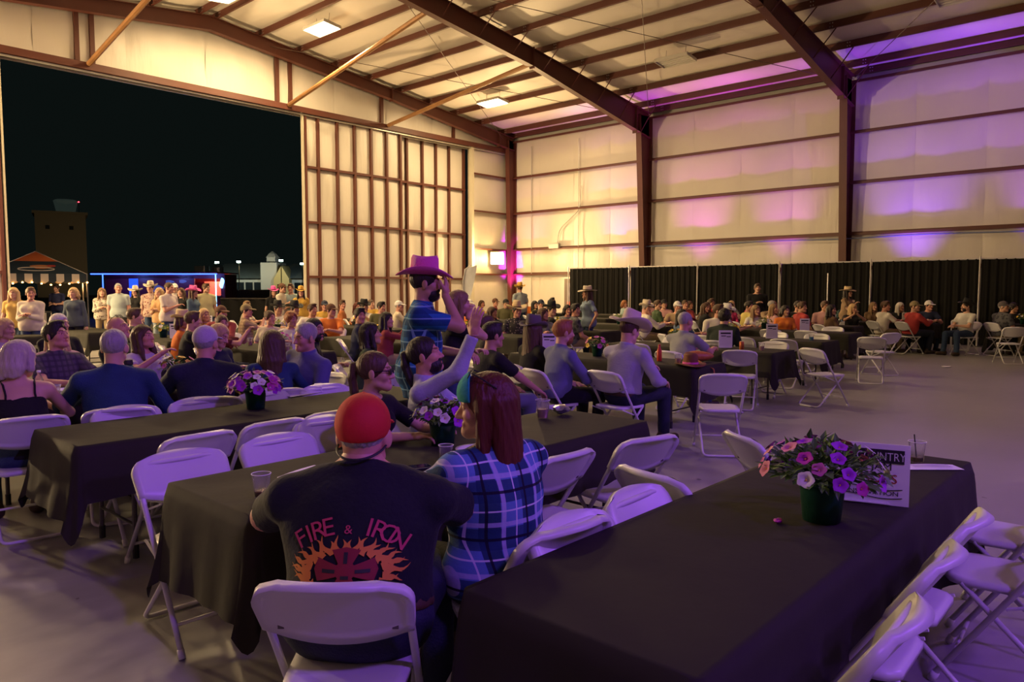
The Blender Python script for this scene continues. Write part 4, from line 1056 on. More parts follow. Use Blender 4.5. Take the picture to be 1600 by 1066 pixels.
# ---- hair, caps and hats are made in the head's own frame (centre of the head, face toward +Y)
def hair_mesh(style, h=.008, seed=1):
    face = pr_ell((0, .120, -.040), (.071, .088, .108), k=.02, op='sub')
    P = []
    cut = lambda c0, sl: ((0, .0+sl, -1), (0, -.04, c0))
    n_s = (0, .38, -1); n_s = tuple(np.array(n_s)/np.linalg.norm(n_s))
    r = random.Random(seed)
    if style in ('short', 'buzz', 'fade', 'curly', 'pony', 'bun'):
        e = {'short': .012, 'buzz': .004, 'fade': .007, 'curly': .024, 'pony': .009, 'bun': .010}[style]
        low = {'short': -.062, 'buzz': -.058, 'fade': -.05, 'curly': -.07, 'pony': -.06, 'bun': -.06}[style]
        P = [pr_ell((0, -.014, .032), (.076+e, .098+e, .090+e), k=.02, planes=((n_s, (0, -.04, low)),))]
        if style == 'short': P.append(pr_ell((0, .045, .108), (.06, .05, .022), k=.03))
    if style in ('pony', 'bun'):
        if style == 'pony':
            pts = [(0, -.098, .045), (0, -.135, .035), (0, -.150, -.03), (0, -.142, -.12), (.004, -.128, -.21), (.01, -.118, -.29)]; rr = [.02, .026, .028, .027, .022, .008]
            for i in range(5): P.append(pr_cone(pts[i], pts[i+1], rr[i], rr[i+1], k=.01))
        else: P.append(pr_ell((0, -.10, .085), (.042, .04, .038), k=.01))
    if style in ('long', 'bob', 'xlong', 'longback'):
        L = {'bob': -.12, 'long': -.27, 'xlong': -.50, 'longback': -.36}[style]
        P = [pr_ell((0, -.014, .036), (.090, .112, .098), k=.02)]
        for i in range(7):
            a = -1.15+2.3*i/6; x = .078*math.sin(a); y = -.018-.080*math.cos(a)
            e = r.uniform(-.03, .03)
            P.append(pr_cone((x, y, .02), (x*1.12, y-.012, L*.55), .034, .034, k=.02))
            P.append(pr_cone((x*1.12, y-.012, L*.55), (x*1.2, y-.02-.01*i*0, L+e), .034, .018, k=.02))
        for sx in (-1, 1):
            P.append(pr_cone((sx*.078, .012, .03), (sx*.088, .012, L*.55 if style != 'longback' else -.08), .026, .028, k=.02))
            if style in ('long', 'xlong'): P.append(pr_cone((sx*.088, .012, L*.55), (sx*.095, .03, L*.95), .028, .014, k=.02))
    P.append(face)
    amp = {'curly': .006}.get(style, .0016)
    def nz(X, Y, Z):
        th = np.arctan2(X, -Y)
        if style == 'curly': return amp*(np.sin(90*X+20*Z)*np.sin(85*Y+9)*np.sin(80*Z)+.5*np.sin(60*X+45*Y-50*Z))
        return amp*(np.sin(th*26+9*np.sin(7*Z))+.6*np.sin(th*53+5*Z))
    return sdf_mesh('hair', P, h, nz)
def beard_mesh(h=.007):
    P = [pr_ell((0, .036, -.078), (.064, .064, .060), k=.02, planes=(((0, -.55, .83), (0, .0, -.046)),)), pr_cone((-.028, .092, -.054), (.028, .092, -.054), .009, .009, k=.01),
         pr_ell((0, .098, -.069), (.021, .02, .010), k=.006, op='sub')]
    return sdf_mesh('beard', P, h, lambda X, Y, Z: .002*np.sin(140*X)*np.sin(120*Z+60*Y))
def cap_mesh(kind='cap', h=.008):
    dome = pr_ell((0, -.012, .038), (.089, .110, .100), k=.01, planes=(((0, .16, -1), (0, 0, .018 if kind == 'cap' else .0)),))
    P = [dome]
    if kind != 'beanie':
        P.append(pr_ell((0, .118, .030), (.074, .078, .010), rot('x', -12), k=.012))
    P.append(pr_ell((0, -.012, .137), (.008, .008, .006), k=.004))
    return sdf_mesh('cap', P, h)
def cowboy_mesh(bx=.168, by=.205, curl=.055, crown=.125, seg=40, flat=False):
    mb = MB(); rings = []
    def ring(fn): rings.append([fn(2*PI*k/seg) for k in range(seg)])
    def brim(t, dz):
        def f(a):
            c, s = math.cos(a), math.sin(a); rx = .083+(bx-.083)*t; ry = .103+(by-.103)*t
            z = (curl*c*c-.022*s*s*(1 if s > 0 else .6))*t**1.7*(0.25 if flat else 1) + dz
            return (rx*c, ry*s-.010, z)
        return f
    ring(lambda a: (.080*math.cos(a), .100*math.sin(a)-.010, -.004))
    for t in (.35, .7, 1.0): ring(brim(t, -.005))
    for t in (1.0, .7, .35, 0.0): ring(brim(t, .002))
    for (fx, fy, z) in ((.083, .103, .02), (.079, .100, .06), (.073, .097, crown*.82), (.060, .086, crown*.99)):
        ring(lambda a, fx=fx, fy=fy, z=z: (fx*math.cos(a)*(1-.16*max(0, math.sin(a))**3*z/crown), fy*math.sin(a)-.010, z+.012*(z/crown)*math.sin(a)**2*(1 if not flat else 0)))
    for (q, dz) in ((.66, -.006), (.34, -.026), (.05, -.032)):
        ring(lambda a, q=q, dz=dz: (.060*q*math.cos(a), .086*(q*.85+.1)*math.sin(a)-.010, crown*.99+dz*(0.3 if flat else 1)+.008*math.sin(a)**2))
    vs = [p for r in rings for p in r]; fs = []
    for i in range(len(rings)-1):
        fs += [(i*seg+k, i*seg+(k+1) % seg, (i+1)*seg+(k+1) % seg, (i+1)*seg+k) for k in range(seg)]
    fs.append(tuple((len(rings)-1)*seg+k for k in range(seg)))
    mb.add(vs, fs); return mb.mesh('cowboy_hat')
def band_mesh(seg=32):
    mb = MB(); vs = []; fs = []
    for (k_, z) in ((1.02, .003), (1.045, .005), (1.03, .024), (1.0, .025)):
        vs += [(.0835*k_*math.cos(2*PI*k/seg), .1035*k_*math.sin(2*PI*k/seg)-.010, z) for k in range(seg)]
    for i in range(3): fs += [(i*seg+k, i*seg+(k+1) % seg, (i+1)*seg+(k+1) % seg, (i+1)*seg+k) for k in range(seg)]
    return mb.add(vs, fs).mesh('hat_band')
def glasses_mesh(dark=True):
    mb = MB()
    for sx in (-1, 1):
        mb.box((sx*.033, .1045, -.001), (.048, .004, .036), bev=.0018)
        mb.tube([(sx*.058, .1, .006), (sx*.078, .06, .008), (sx*.081, -.01, .002)], .003, 5)
    mb.tube([(-.01, .107, .006), (.01, .107, .006)], .003, 5)
    return mb.mesh('glasses')
_H = {}
def HM(kind, *a):
    key = (kind,)+a
    if key not in _H:
        _H[key] = {'hair': hair_mesh, 'beard': beard_mesh, 'cap': cap_mesh, 'cowboy': cowboy_mesh, 'band': band_mesh, 'glasses': glasses_mesh}[kind](*a)
    return _H[key]

# ---- materials for people
def fab(name, col, rough=.8, b=.35): return mat('fabric_'+name, col, rough, bump=(55, b*.5), sheen=.04, spec=.25, var=(14, .10))
SKINS = [mat('skin_fair', (.56, .32, .22), .5, vcol=True), mat('skin_tan', (.47, .25, .155), .5, vcol=True), mat('skin_ruddy', (.55, .27, .19), .5, vcol=True), mat('skin_brown', (.28, .145, .085), .5, vcol=True)]
def hairm(name, col): return mat('hair_'+name, col, .5, bump=(60, .5, (1, 1, .12)), var=(40, .35, (1, 1, .1)), spec=.4)
HAIR = dict(brown=hairm('brown', (.075, .038, .02)), dark=hairm('dark', (.018, .012, .01)), blond=hairm('blond', (.50, .33, .15)), grey=hairm('grey', (.30, .28, .27)), auburn=hairm('auburn', (.085, .014, .009)),
            ginger=hairm('ginger', (.28, .10, .03)), white=hairm('white', (.6, .56, .5)), ash=hairm('ash', (.42, .35, .30)), light=hairm('light', (.22, .13, .06)))
DENIM = mat('denim', (.025, .05, .11), .8, bump=(120, .3), var=(25, .25)); DENIMD = mat('dark_denim', (.010, .016, .035), .8, bump=(120, .3), var=(25, .25)); BLACKT = fab('black_trousers', (.012, .012, .014)); KHAKI = fab('khaki', (.25, .19, .11))
SHOE = mat('shoe_leather', (.05, .03, .02), .5); BELT = mat('belt_leather', (.06, .028, .014), .5)
def plaid(name, base, layers, scale=1.0):
    """layers: (axis 0/2, period, width, offset, colour, mix)"""
    if name in MATS: return MATS[name]
    m = bpy.data.materials.new(name); m.use_nodes = True; nt = m.node_tree; b = nt.nodes['Principled BSDF']; b.inputs['Roughness'].default_value = .85; b.inputs['Specular IOR Level'].default_value = .2
    tc = nt.nodes.new('ShaderNodeTexCoord'); sx = nt.nodes.new('ShaderNodeSeparateXYZ'); nt.links.new(tc.outputs['Object'], sx.inputs[0])
    last = None
    for (axis, per, wd, off, colr, mx_) in layers:
        d = nt.nodes.new('ShaderNodeMath'); d.operation = 'MULTIPLY_ADD'; d.inputs[1].default_value = 1/(per*scale); d.inputs[2].default_value = off+50; nt.links.new(sx.outputs[axis], d.inputs[0])
        fr = nt.nodes.new('ShaderNodeMath'); fr.operation = 'FRACT'; nt.links.new(d.outputs[0], fr.inputs[0])
        lt = nt.nodes.new('ShaderNodeMath'); lt.operation = 'LESS_THAN'; lt.inputs[1].default_value = wd; nt.links.new(fr.outputs[0], lt.inputs[0])
        ml = nt.nodes.new('ShaderNodeMath'); ml.operation = 'MULTIPLY'; ml.inputs[1].default_value = mx_; nt.links.new(lt.outputs[0], ml.inputs[0])
        mx = nt.nodes.new('ShaderNodeMixRGB'); mx.inputs[1].default_value = tuple(base)+(1,); mx.inputs[2].default_value = tuple(colr)+(1,)
        nt.links.new(ml.outputs[0], mx.inputs[0])
        if last is not None: nt.links.new(last.outputs[0], mx.inputs[1])
        last = mx
    nt.links.new(last.outputs[0], b.inputs['Base Color'])
    nz = nt.nodes.new('ShaderNodeTexNoise'); nz.inputs['Scale'].default_value = 60; nt.links.new(tc.outputs['Object'], nz.inputs[0]); bp = nt.nodes.new('ShaderNodeBump'); bp.inputs['Strength'].default_value = .2; bp.inputs['Distance'].default_value = .01
    nt.links.new(nz.outputs[0], bp.inputs['Height']); nt.links.new(bp.outputs[0], b.inputs['Normal'])
    MATS[name] = m; return m
def blotch(name, base, c2, scale, thr=.55):
    if name in MATS: return MATS[name]
    m = bpy.data.materials.new(name); m.use_nodes = True; nt = m.node_tree; b = nt.nodes['Principled BSDF']; b.inputs['Roughness'].default_value = .85
    tc = nt.nodes.new('ShaderNodeTexCoord'); vz = nt.nodes.new('ShaderNodeTexVoronoi'); vz.inputs['Scale'].default_value = scale; nt.links.new(tc.outputs['Object'], vz.inputs[0])
    cr = nt.nodes.new('ShaderNodeValToRGB'); cr.color_ramp.interpolation = 'CONSTANT'; cr.color_ramp.elements[0].color = tuple(c2)+(1,); cr.color_ramp.elements[1].color = tuple(base)+(1,); cr.color_ramp.elements[1].position = thr
    nt.links.new(vz.outputs[0], cr.inputs[0]); nt.links.new(cr.outputs[0], b.inputs['Base Color']); MATS[name] = m; return m

def person_meshes(sp, res=.02, hres=.008, seed=0):
    """returns dict of part name -> list of meshes (in the person's frame) + the head matrix"""
    J = skeleton(sp); J['belly'] = sp.get('belly', 0); T = body_prims(J); s, fem = J['s'], J['fem']
    P, M, ux, uy, uz = J['P'], J['M'], J['M'][:, 0], J['M'][:, 1], J['M'][:, 2]
    c, Mh = J['Hc'], J['Mh']; detail = hres < .0075
    hp = head_prims(c, Mh, s, fem, detail)
    hands = {}
    for k, sd in (('R', 1), ('L', -1)):
        d = sp.get('hdir'+k); d = (J['H'+k]-J['E'+k]) if d is None else np.array(d, np.float32)
        pal = np.array(sp.get('palm'+k, (0, 0, -1)), np.float32)
        hands[k] = hand_prims(J['H'+k], d, pal, s*(.92 if fem else 1.03), sd, sp.get('curl', 28))
    allp = list(T.values())+hp+hands['L']+hands['R']
    out = {}
    # body: coarse trunk and limbs, fine head and hands from the same surface, welded into one mesh
    blocks = []
    trunk = list(T.values())
    hb = [p for p in hp if p[4] == 'add']; lo = np.min([p[1] for p in hb], 0)-.02; hi = np.max([p[2] for p in hb], 0)+.02; lo[2] -= .02
    bl, bh = bounds(trunk); F, ax = field(trunk, bl, bh, res); V, Q = surfnet(F, bl, res); blocks.append((V, Q))
    F, ax = field(hp+[T['neck']], lo, hi, hres); V2, Q2 = surfnet(F, lo, hres); blocks.append((V2, Q2))
    hh = min(.0065, hres) if sp.get('finehands', True) else .009
    for k in 'LR':
        a = np.min([p[1] for p in hands[k]], 0)-.015; b = np.max([p[2] for p in hands[k]], 0)+.015
        F, ax = field(hands[k], a, b, hh); V3_, Q3 = surfnet(F, a, hh); blocks.append((V3_, Q3))
    n = 0; VV = []; QQ = []; TT = []
    for bi, (v, q) in enumerate(blocks):
        VV.append(v); QQ.append(q+n); n += len(v)
        TT.append(head_tint(v, c, Mh, s, sp.get('stubble')) if bi == 1 else np.ones((len(v), 4), np.float32))
    out['body'] = np_mesh('body', np.concatenate(VV), np.concatenate(QQ), np.concatenate(TT))
    # shirt
    ease = sp.get('ease', .014); hem = sp.get('hem', -.03); slv = sp.get('sleeve', 'short'); planes = ()
    neckcut = (tuple(uz*.94+uy*.34*(1 if not fem else 1.6)*.6), tuple(J['N']+uz*(.022 if sp.get('collar', False) else .002)))
    hemcut = (tuple(-uz), tuple(P+uz*hem*s))
    S = [infl(T['chest'], ease, (neckcut, hemcut)), infl(T['abd'], ease, (hemcut,)), infl(T['pelv'], ease+(.012 if sp.get('sit', True) else .022), (hemcut,)), infl(T['shl'], ease*.9, (neckcut,))]
    if not sp.get('strappy'): S += [infl(T['trapL'], ease*.7, (neckcut,)), infl(T['trapR'], ease*.7, (neckcut,))]
    if fem: S += [infl(T['brL'], ease*.6), infl(T['brR'], ease*.6)]
    if hem < .02 and not sp.get('sit', True): S += [infl(T['thL'], .036, (hemcut,)), infl(T['thR'], .036, (hemcut,))]
    if sp.get('strappy'):
        top = (tuple(uz*.97-uy*.12), tuple(P+uz*.375*s)); S = [infl(T['chest'], .006, (top, hemcut)), infl(T['abd'], .008, (hemcut,)), infl(T['pelv'], .012, (hemcut,)), infl(T['brL'], .006, (top,)), infl(T['brR'], .006, (top,))]
    aw = (.85 if fem else 1)*s*J['W']**.5
    if not sp.get('strappy'):
        for k in 'LR':
            sl_ = sp.get('sleeve'+k, slv)
            if sl_ == 'short': S.append(pr_cone(J['S'+k], J['E'+k], .056*aw+.004, .056*aw+.008, k=.022, cutb=.72))
            elif sl_ in ('long', 'rolled'):
                S.append(pr_cone(J['S'+k], J['E'+k], .056*aw+.004, .048*aw+.005, k=.022)); S.append(pr_cone(J['E'+k], J['H'+k], .050*aw+.004, .036*aw+.006, k=.02, cutb=.97 if sl_ == 'long' else .35))
    if sp.get('collar', False) and not sp.get('strappy'):
        nb = J['N']+uz*.012; nd = (J['Hc']-J['N']); nd = nd/np.linalg.norm(nd)
        S.append(pr_cone(nb-nd*.03, nb+nd*.022*s, (.066 if fem else .075)*s*J['W']**.25, (.058 if fem else .068)*s*J['W']**.25, k=.008, cutb=1.0))
    out['_shirtprims'] = S
    out['shirt'] = sdf_mesh('shirt', S, res, fold_noise(sp.get('fold', .0055), seed))
    # trousers
    if sp.get('bottom', 'long') != 'none':
        e = .010; B = [infl(T['pelv'], e, ((tuple(uz), tuple(P+uz*.09*s)),))]
        for k in 'LR':
            B.append(infl(T['th'+k], e) if sp.get('bottom', 'long') == 'long' else pr_cone(J['T'+k], J['K'+k], .098*s, .085*s, k=.045, cutb=.85))
            if sp.get('bottom', 'long') == 'long': B.append(pr_cone(J['K'+k], J['F'+k], .068*s*J['W']**.3, .056*s, k=.03, cutb=1.02))
        out['trousers'] = sdf_mesh('trousers', B, res, fold_noise(.003, seed+5))
    for k in 'LR':
        t = np.array(J['toe'+k], np.float32); t = t/np.linalg.norm(t); heel = J['F'+k]+V3(0, 0, -.04)-t*.04
        Z = V3(0, 0, 1); fl = (tuple(-Z), (0, 0, max(0.002, float(J['F'+k][2])-.088)))
        out['shoe'+k] = sdf_mesh('shoe', [infl(pr_cone(heel, heel+t*.185*s, .046*s, .042*s), 0, (fl,)), pr_cone(J['F'+k]-t*.01+V3(0, 0, .03), heel, .047*s, .046*s, k=.03)], max(res*.8, .014))
    Hm = Matrix([[float(Mh[i][j]*s) for j in range(3)]+[float(c[i])] for i in range(3)]+[[0, 0, 0, 1]])
    return out, Hm, J
PEOPLE = []
def place_person(meshes, Hm, pos, face, label, shirt, trousers=DENIM, skin=0, hair=None, hat=None, extra=(), group='guests at the tables', top='shirt', shoe=SHOE, z=0):
    r = empty('person', (pos[0], pos[1], z), R_(face-90), label, 'person', group)
    def part(nm, me, m, par=r, M_=None):
        o = bpy.data.objects.new(nm, me)
        if len(me.materials) == 0: me.materials.append(m)
        COL.objects.link(o); o.parent = par
        o.material_slots[0].link = 'OBJECT'; o.material_slots[0].material = m
        if M_ is not None: o.matrix_local = M_
        return o
    part('body', meshes['body'], SKINS[skin]); part(top, meshes['shirt'], shirt)
    if 'trousers' in meshes: part('trousers', meshes['trousers'], trousers)
    for k in 'LR': part('shoe', meshes['shoe'+k], shoe)
    if hair: part('hair', HM('hair', *hair[0]) if isinstance(hair[0], tuple) else HM('hair', hair[0]), hair[1], r, Hm)
    if hat:
        kind, hm_ = hat[0], hat[1]
        if kind == 'cap': part('cap', HM('cap'), hm_, r, Hm @ Matrix.Rotation(R_(hat[2] if len(hat) > 2 else 0), 4, 'Z'))
        elif kind == 'beanie': part('cap', HM('cap', 'beanie'), hm_, r, Hm)
        else:
            args = {'cowboy': (), 'wide': (.20, .225, .06, .135), 'sun': (.21, .22, .01, .10), 'tall': (.15, .18, .05, .12)}[kind]
            tl = Matrix.Translation((0, 0, .062)) @ Matrix.Rotation(R_(hat[2] if len(hat) > 2 else -4), 4, 'X')
            me = HM('cowboy', *args)
            for p in me.polygons: p.use_smooth = True
            h = part('cowboy_hat', me, hm_, r, Hm @ tl); part('hat_band', HM('band'), hat[3] if len(hat) > 3 else BELT, h)
    for (nm, me, m) in extra: part(nm, me, m, r, Hm)
    PEOPLE.append((label, pos)); return r
# ---------------------------------------------------------------- the guests close to the camera
def seat_chair(pos, face, label):
    return chair(pos[0], pos[1], face, label)
NR, NH = .013, .0055
TEAL = fab('teal', (.02, .30, .28)); 
S_NAVYT = fab('black_tee', (.010, .012, .016)); S_LAV = fab('lavender_shirt', (.34, .33, .42)); S_PALE = fab('pale_blue_shirt', (.36, .38, .50)); S_BLUE = fab('blue_grey_shirt', (.13, .145, .26))
S_DENIM = mat('denim_shirt', (.010, .040, .110), .8, bump=(120, .3), var=(9, .35)); S_NAVY = fab('navy_shirt', (.016, .020, .040)); S_BLACK = fab('black_top', (.011, .011, .012)); S_POLO = fab('grey_polo', (.26, .27, .28))
PL_WOMAN = plaid('violet_blue_plaid', (.10, .20, .42), [(0, .16, .42, .0, (.015, .045, .10), .95), (2, .17, .45, .1, (.012, .04, .10), .85), (0, .16, .10, .56, (.42, .40, .62), .8), (2, .17, .10, .62, (.40, .40, .62), .8), (0, .16, .035, .20, (.62, .6, .7), .9), (2, .17, .035, .30, (.62, .6, .7), .9), (0, .16, .06, .9, (.008, .008, .02), .95), (2, .17, .06, .92, (.008, .008, .02), .95)])
PL_BLUE = plaid('blue_check', (.02, .13, .34), [(0, .085, .5, .0, (.008, .04, .12), .8), (2, .085, .5, .2, (.008, .04, .12), .8), (0, .085, .10, .7, (.22, .42, .58), .75), (2, .085, .10, .65, (.22, .42, .58), .75)])
PL_GREY = plaid('grey_plaid', (.10, .085, .10), [(0, .05, .4, 0, (.05, .045, .055), .7), (2, .05, .4, 0, (.05, .045, .055), .7)])
PL_RED = plaid('red_plaid', (.28, .05, .05), [(0, .06, .45, 0, (.07, .015, .02), .8), (2, .06, .45, 0, (.07, .015, .02), .8)])
PL_TAN = plaid('tan_plaid', (.36, .26, .17), [(0, .06, .4, 0, (.20, .13, .09), .7), (2, .06, .4, 0, (.20, .13, .09), .7)])
PL_GREEN = plaid('green_plaid', (.03, .09, .07), [(0, .07, .5, 0, (.01, .025, .03), .85), (2, .07, .5, 0, (.01, .025, .03), .85), (0, .07, .08, .7, (.25, .3, .3), .8)])
FLORAL = blotch('floral_cream', (.50, .45, .36), (.14, .09, .07), 16, .32); PATT = blotch('dark_patterned', (.03, .028, .028), (.30, .26, .22), 22, .30); CAMO = blotch('grey_camo', (.09, .09, .10), (.03, .03, .04), 14, .4)
FELT = dict(straw=mat('felt_straw', (.55, .42, .24), .8, var=(60, .2)), pink=mat('felt_pink', (.78, .10, .42), .35, bump=(200, .6)), black=mat('felt_black', (.012, .012, .013), .8), grey=mat('felt_grey', (.10, .085, .085), .8), cream=mat('felt_cream', (.55, .47, .36), .75), brown=mat('felt_brown', (.10, .04, .02), .8), camo=mat('cap_camo', (.20, .16, .08), .8, var=(20, .5)), red=mat('cap_red', (.50, .012, .014), .75, bump=(160, .06)), white=mat('cap_white', (.6, .58, .56), .7), lilac=mat('cap_lilac', (.42, .36, .46), .8, bump=(60, .3)), yellow=mat('felt_yellow', (.60, .36, .06), .8), navy=mat('cap_navy', (.02, .025, .05), .8))
NEAR = []          # occupied floor spots
def near(sp, pos, face, label, shirt, ch=None, res=NR, hres=NH, **kw):
    if not sp.get('sit', True) : pass
    m, H, J = person_meshes(sp, res, hres, len(PEOPLE)); r = place_person(m, H, pos, face, label, shirt, **kw); NEAR.append(pos)
    a_ = R_(face); of = sp.get('coff', .075+.3*(sp.get('w', 1)-1)); cp = (pos[0]-of*math.cos(a_), pos[1]-of*math.sin(a_))
    if sp.get('sit', True): seat_chair(cp, sp.get('cface', face), ch or 'white folding chair under the '+label.split(',')[0].replace('person ', 'guest ')[:70])
    return r, m, H, J
# 1 the big guest in the red cap, seen from behind
r1, m1, H1, J1 = near(dict(s=1.02, w=1.40, belly=.06, lean=10, neck=.45, coff=.125, head=(-4, -3, 0), sleeve='short', hem=.075, ease=.016, fold=.0025, shrugL=-.035, shrugR=-.035, handR=(.20, .50, .83), handL=(-.27, .46, .82), poleR=(.9, -.3, -.5), poleL=(-.9, -.3, -.5), footL=(-.24, .30, .09), footR=(.22, .34, .09)),
     (1.43, 1.97), 42, 'big person from behind in red cap and black tee with flame print', S_NAVYT, 'purple-lit chair with open back under the red cap guest', hair=('buzz', HAIR['grey']), hat=('beanie', FELT['red']), trousers=DENIMD, skin=2)
o = MB().tube([(.079*math.cos(a), .103*math.sin(a)-.016, -.030+.034*math.sin(a)) for a in np.linspace(0, 2*PI, 40)[:-1]], .004, 6, closed=True).build('cap_strap', INK, r1); o.matrix_local = H1
pk = sdf_mesh('cap_brim', [pr_ell((0, .118, .030), (.074, .078, .010), rot('x', -12), k=.012)], .008); o = meshobj('cap_brim', pk, FELT['red'], r1); o.matrix_local = H1
# belt and print on the back
def belt(r, J, T=None, z0=.055, z1=.098):
    T = body_prims(J); P, uz, s_ = J['P'], J['M'][:, 2], J['s']
    pl = ((tuple(uz), tuple(P+uz*z1*s_)), (tuple(-uz), tuple(P+uz*z0*s_)))
    o = meshobj('belt', sdf_mesh('belt', [infl(T['pelv'], .020, pl), infl(T['abd'], .016, pl)], .010), BELT, r, smooth=True); return o
belt(r1, J1)
def wrap_on(prims, pts, axis_from, eps=.004, J=None):
    """push points (x, z) of the back onto the garment from behind"""
    out = []
    P0 = np.array([(x, -.6, z) for x, z in pts], np.float32); lo = np.full(len(P0), -.6); 
    y = np.full(len(P0), -.45, np.float32)
    for _ in range(40):
        Q = np.stack([P0[:, 0], y, P0[:, 2]], 1); d = sample(prims, Q); y = y+np.clip(d, -.02, .03)*.8
    return [(float(P0[i, 0]), float(y[i])-eps, float(P0[i, 2])) for i in range(len(P0))]
def flat_print(name, tris2d, m, parent, prims, z0, x0=0, eps=.008):
    """tris2d: (verts [(u,v)], faces) laid on the back; u to the viewer's right (= +x seen from behind)"""
    vs, fs = tris2d
    bm = bmesh.new(); bv = [bm.verts.new((u, v, 0)) for u, v in vs]
    for f in fs:
        try: bm.faces.new([bv[i] for i in f])
        except ValueError: pass
    bmesh.ops.triangulate(bm, faces=bm.faces[:])
    for _ in range(3):
        le = [e for e in bm.edges if e.calc_length() > .022]
        if not le: break
        bmesh.ops.subdivide_edges(bm, edges=le, cuts=1); bmesh.ops.triangulate(bm, faces=bm.faces[:])
    bm.verts.index_update(); pts = [(v.co.x+x0, v.co.y+z0) for v in bm.verts]
    for v, p in zip(bm.verts, wrap_on(prims, pts, None, eps)): v.co = p
    bmesh.ops.recalc_face_normals(bm, faces=bm.faces[:])
    me = bpy.data.meshes.new(name); bm.to_mesh(me); bm.free(); return meshobj(name, me, m, parent)
def text2d(body, size, shear=0.0):
    cu = bpy.data.curves.new('txt', 'FONT'); cu.body = body; cu.size = size; cu.align_x = 'CENTER'; cu.shear = shear; cu.resolution_u = 3
    ob = bpy.data.objects.new('txt', cu); COL.objects.link(ob); dg = bpy.context.evaluated_depsgraph_get(); dg.update()
    me = bpy.data.meshes.new_from_object(ob.evaluated_get(dg)); vs = [(v.co.x, v.co.y) for v in me.vertices]; fs = [tuple(p.vertices) for p in me.polygons]
    bpy.data.objects.remove(ob); bpy.data.curves.remove(cu); bpy.data.meshes.remove(me); return vs, fs
REDP = mat('print_red', (.20, .008, .02), .7); PINKP = mat('print_pink', (.48, .04, .10), .7); ORP = mat('print_orange', (.62, .21, .03), .7)
zc = .835
def arc_text(body, size, rad, a0, da):
    vs = []; fs = []
    for i, chx in enumerate(body):
        if chx == ' ': continue
        v, f = text2d(chx, size if chx != '&' else size*.45); a = R_(a0+da*i); n = len(vs)
        ca, sa = math.cos(a), math.sin(a)
        vs += [(rad*sa+x*1.15*ca+y*sa, rad*ca-x*1.15*sa+y*ca-rad) for x, y in v]; fs += [tuple(k+n for k in q) for q in f]
    return vs, fs
SP1 = m1['_shirtprims']
for i_, chx in enumerate('FIRE & IRON'):
    if chx == ' ': continue
    v_, f_ = text2d(chx, .072 if chx != '&' else .035); a = R_(-36+7.2*i_); ca, sa = math.cos(a), math.sin(a)
    flat_print('letter', ([(.235*sa+x*1.2*ca+y*sa, .235*ca-x*1.2*sa+y*ca-.235) for x, y in v_], f_), PINKP, r1, SP1, zc+.022)
def flame(cx, cy, ang, ln, wd, bend):
    n = 7; L = []; Rr = []
    for k in range(n+1):
        t = k/n; a = R_(ang+bend*math.sin(t*PI*1.5)); x = cx+math.cos(R_(ang))*ln*t+math.cos(R_(ang+90))*ln*.16*math.sin(t*5+bend); y = cy+math.sin(R_(ang))*ln*t+math.sin(R_(ang+90))*ln*.16*math.sin(t*5+bend)
        w_ = wd*(1-t)**.8*.5; nx, ny = math.cos(R_(ang+90)), math.sin(R_(ang+90)); L.append((x+nx*w_, y+ny*w_)); Rr.append((x-nx*w_, y-ny*w_))
    return L+Rr, [(k, k+1, n+2+k, n+1+k) for k in range(n)]
vs = []; fs = []
rf = random.Random(3)
for k in range(34):
    a = -38+k*(256/33); ca, sa = math.cos(R_(a)), math.sin(R_(a)); dr = math.degrees(math.atan2(sa*.55+.12, ca*1.0))
    v, f = flame(.112*ca, .060*sa-.028, dr, rf.uniform(.045, .075)*(.6+.4*abs(ca)), .021, (1 if k % 2 else -1)*rf.uniform(.6, 1.8)); n = len(vs); vs += v; fs += [tuple(i+n for i in q) for q in f]
flat_print('print_flames', (vs, fs), ORP, r1, SP1, zc-.06, eps=.009)
# red cross of four flared arms
vs = []; fs = []
for ang in (0, 90, 180, 270):
    ca, sa = math.cos(R_(ang)), math.sin(R_(ang)); ln = .085 if ang in (0, 180) else .075
    v = [(.014, .016), (ln, .044), (ln+.012, .0), (ln, -.044), (.014, -.016)]; n = len(vs); vs += [((x*ca-y*sa)*1.0, (x*sa+y*ca)*.72) for x, y in v]; fs.append(tuple(range(n, n+5)))
n = len(vs); vs += [(.03*math.cos(2*PI*k/12), .03*math.sin(2*PI*k/12)) for k in range(12)]; fs.append(tuple(range(n, n+12)))
flat_print('print_cross', (vs, fs), REDP, r1, SP1, zc-.075, eps=.011)
for (x0, x1, y0, y1) in ((-.006, .006, .02, .05), (-.07, -.03, -.006, .004), (.03, .075, -.006, .004), (-.012, .012, -.022, -.012)):
    flat_print('print_line', ([(x0, y0), (x1, y0), (x1, y1), (x0, y1)], [(0, 1, 2, 3)]), INK, r1, SP1, zc-.075, eps=.0135)
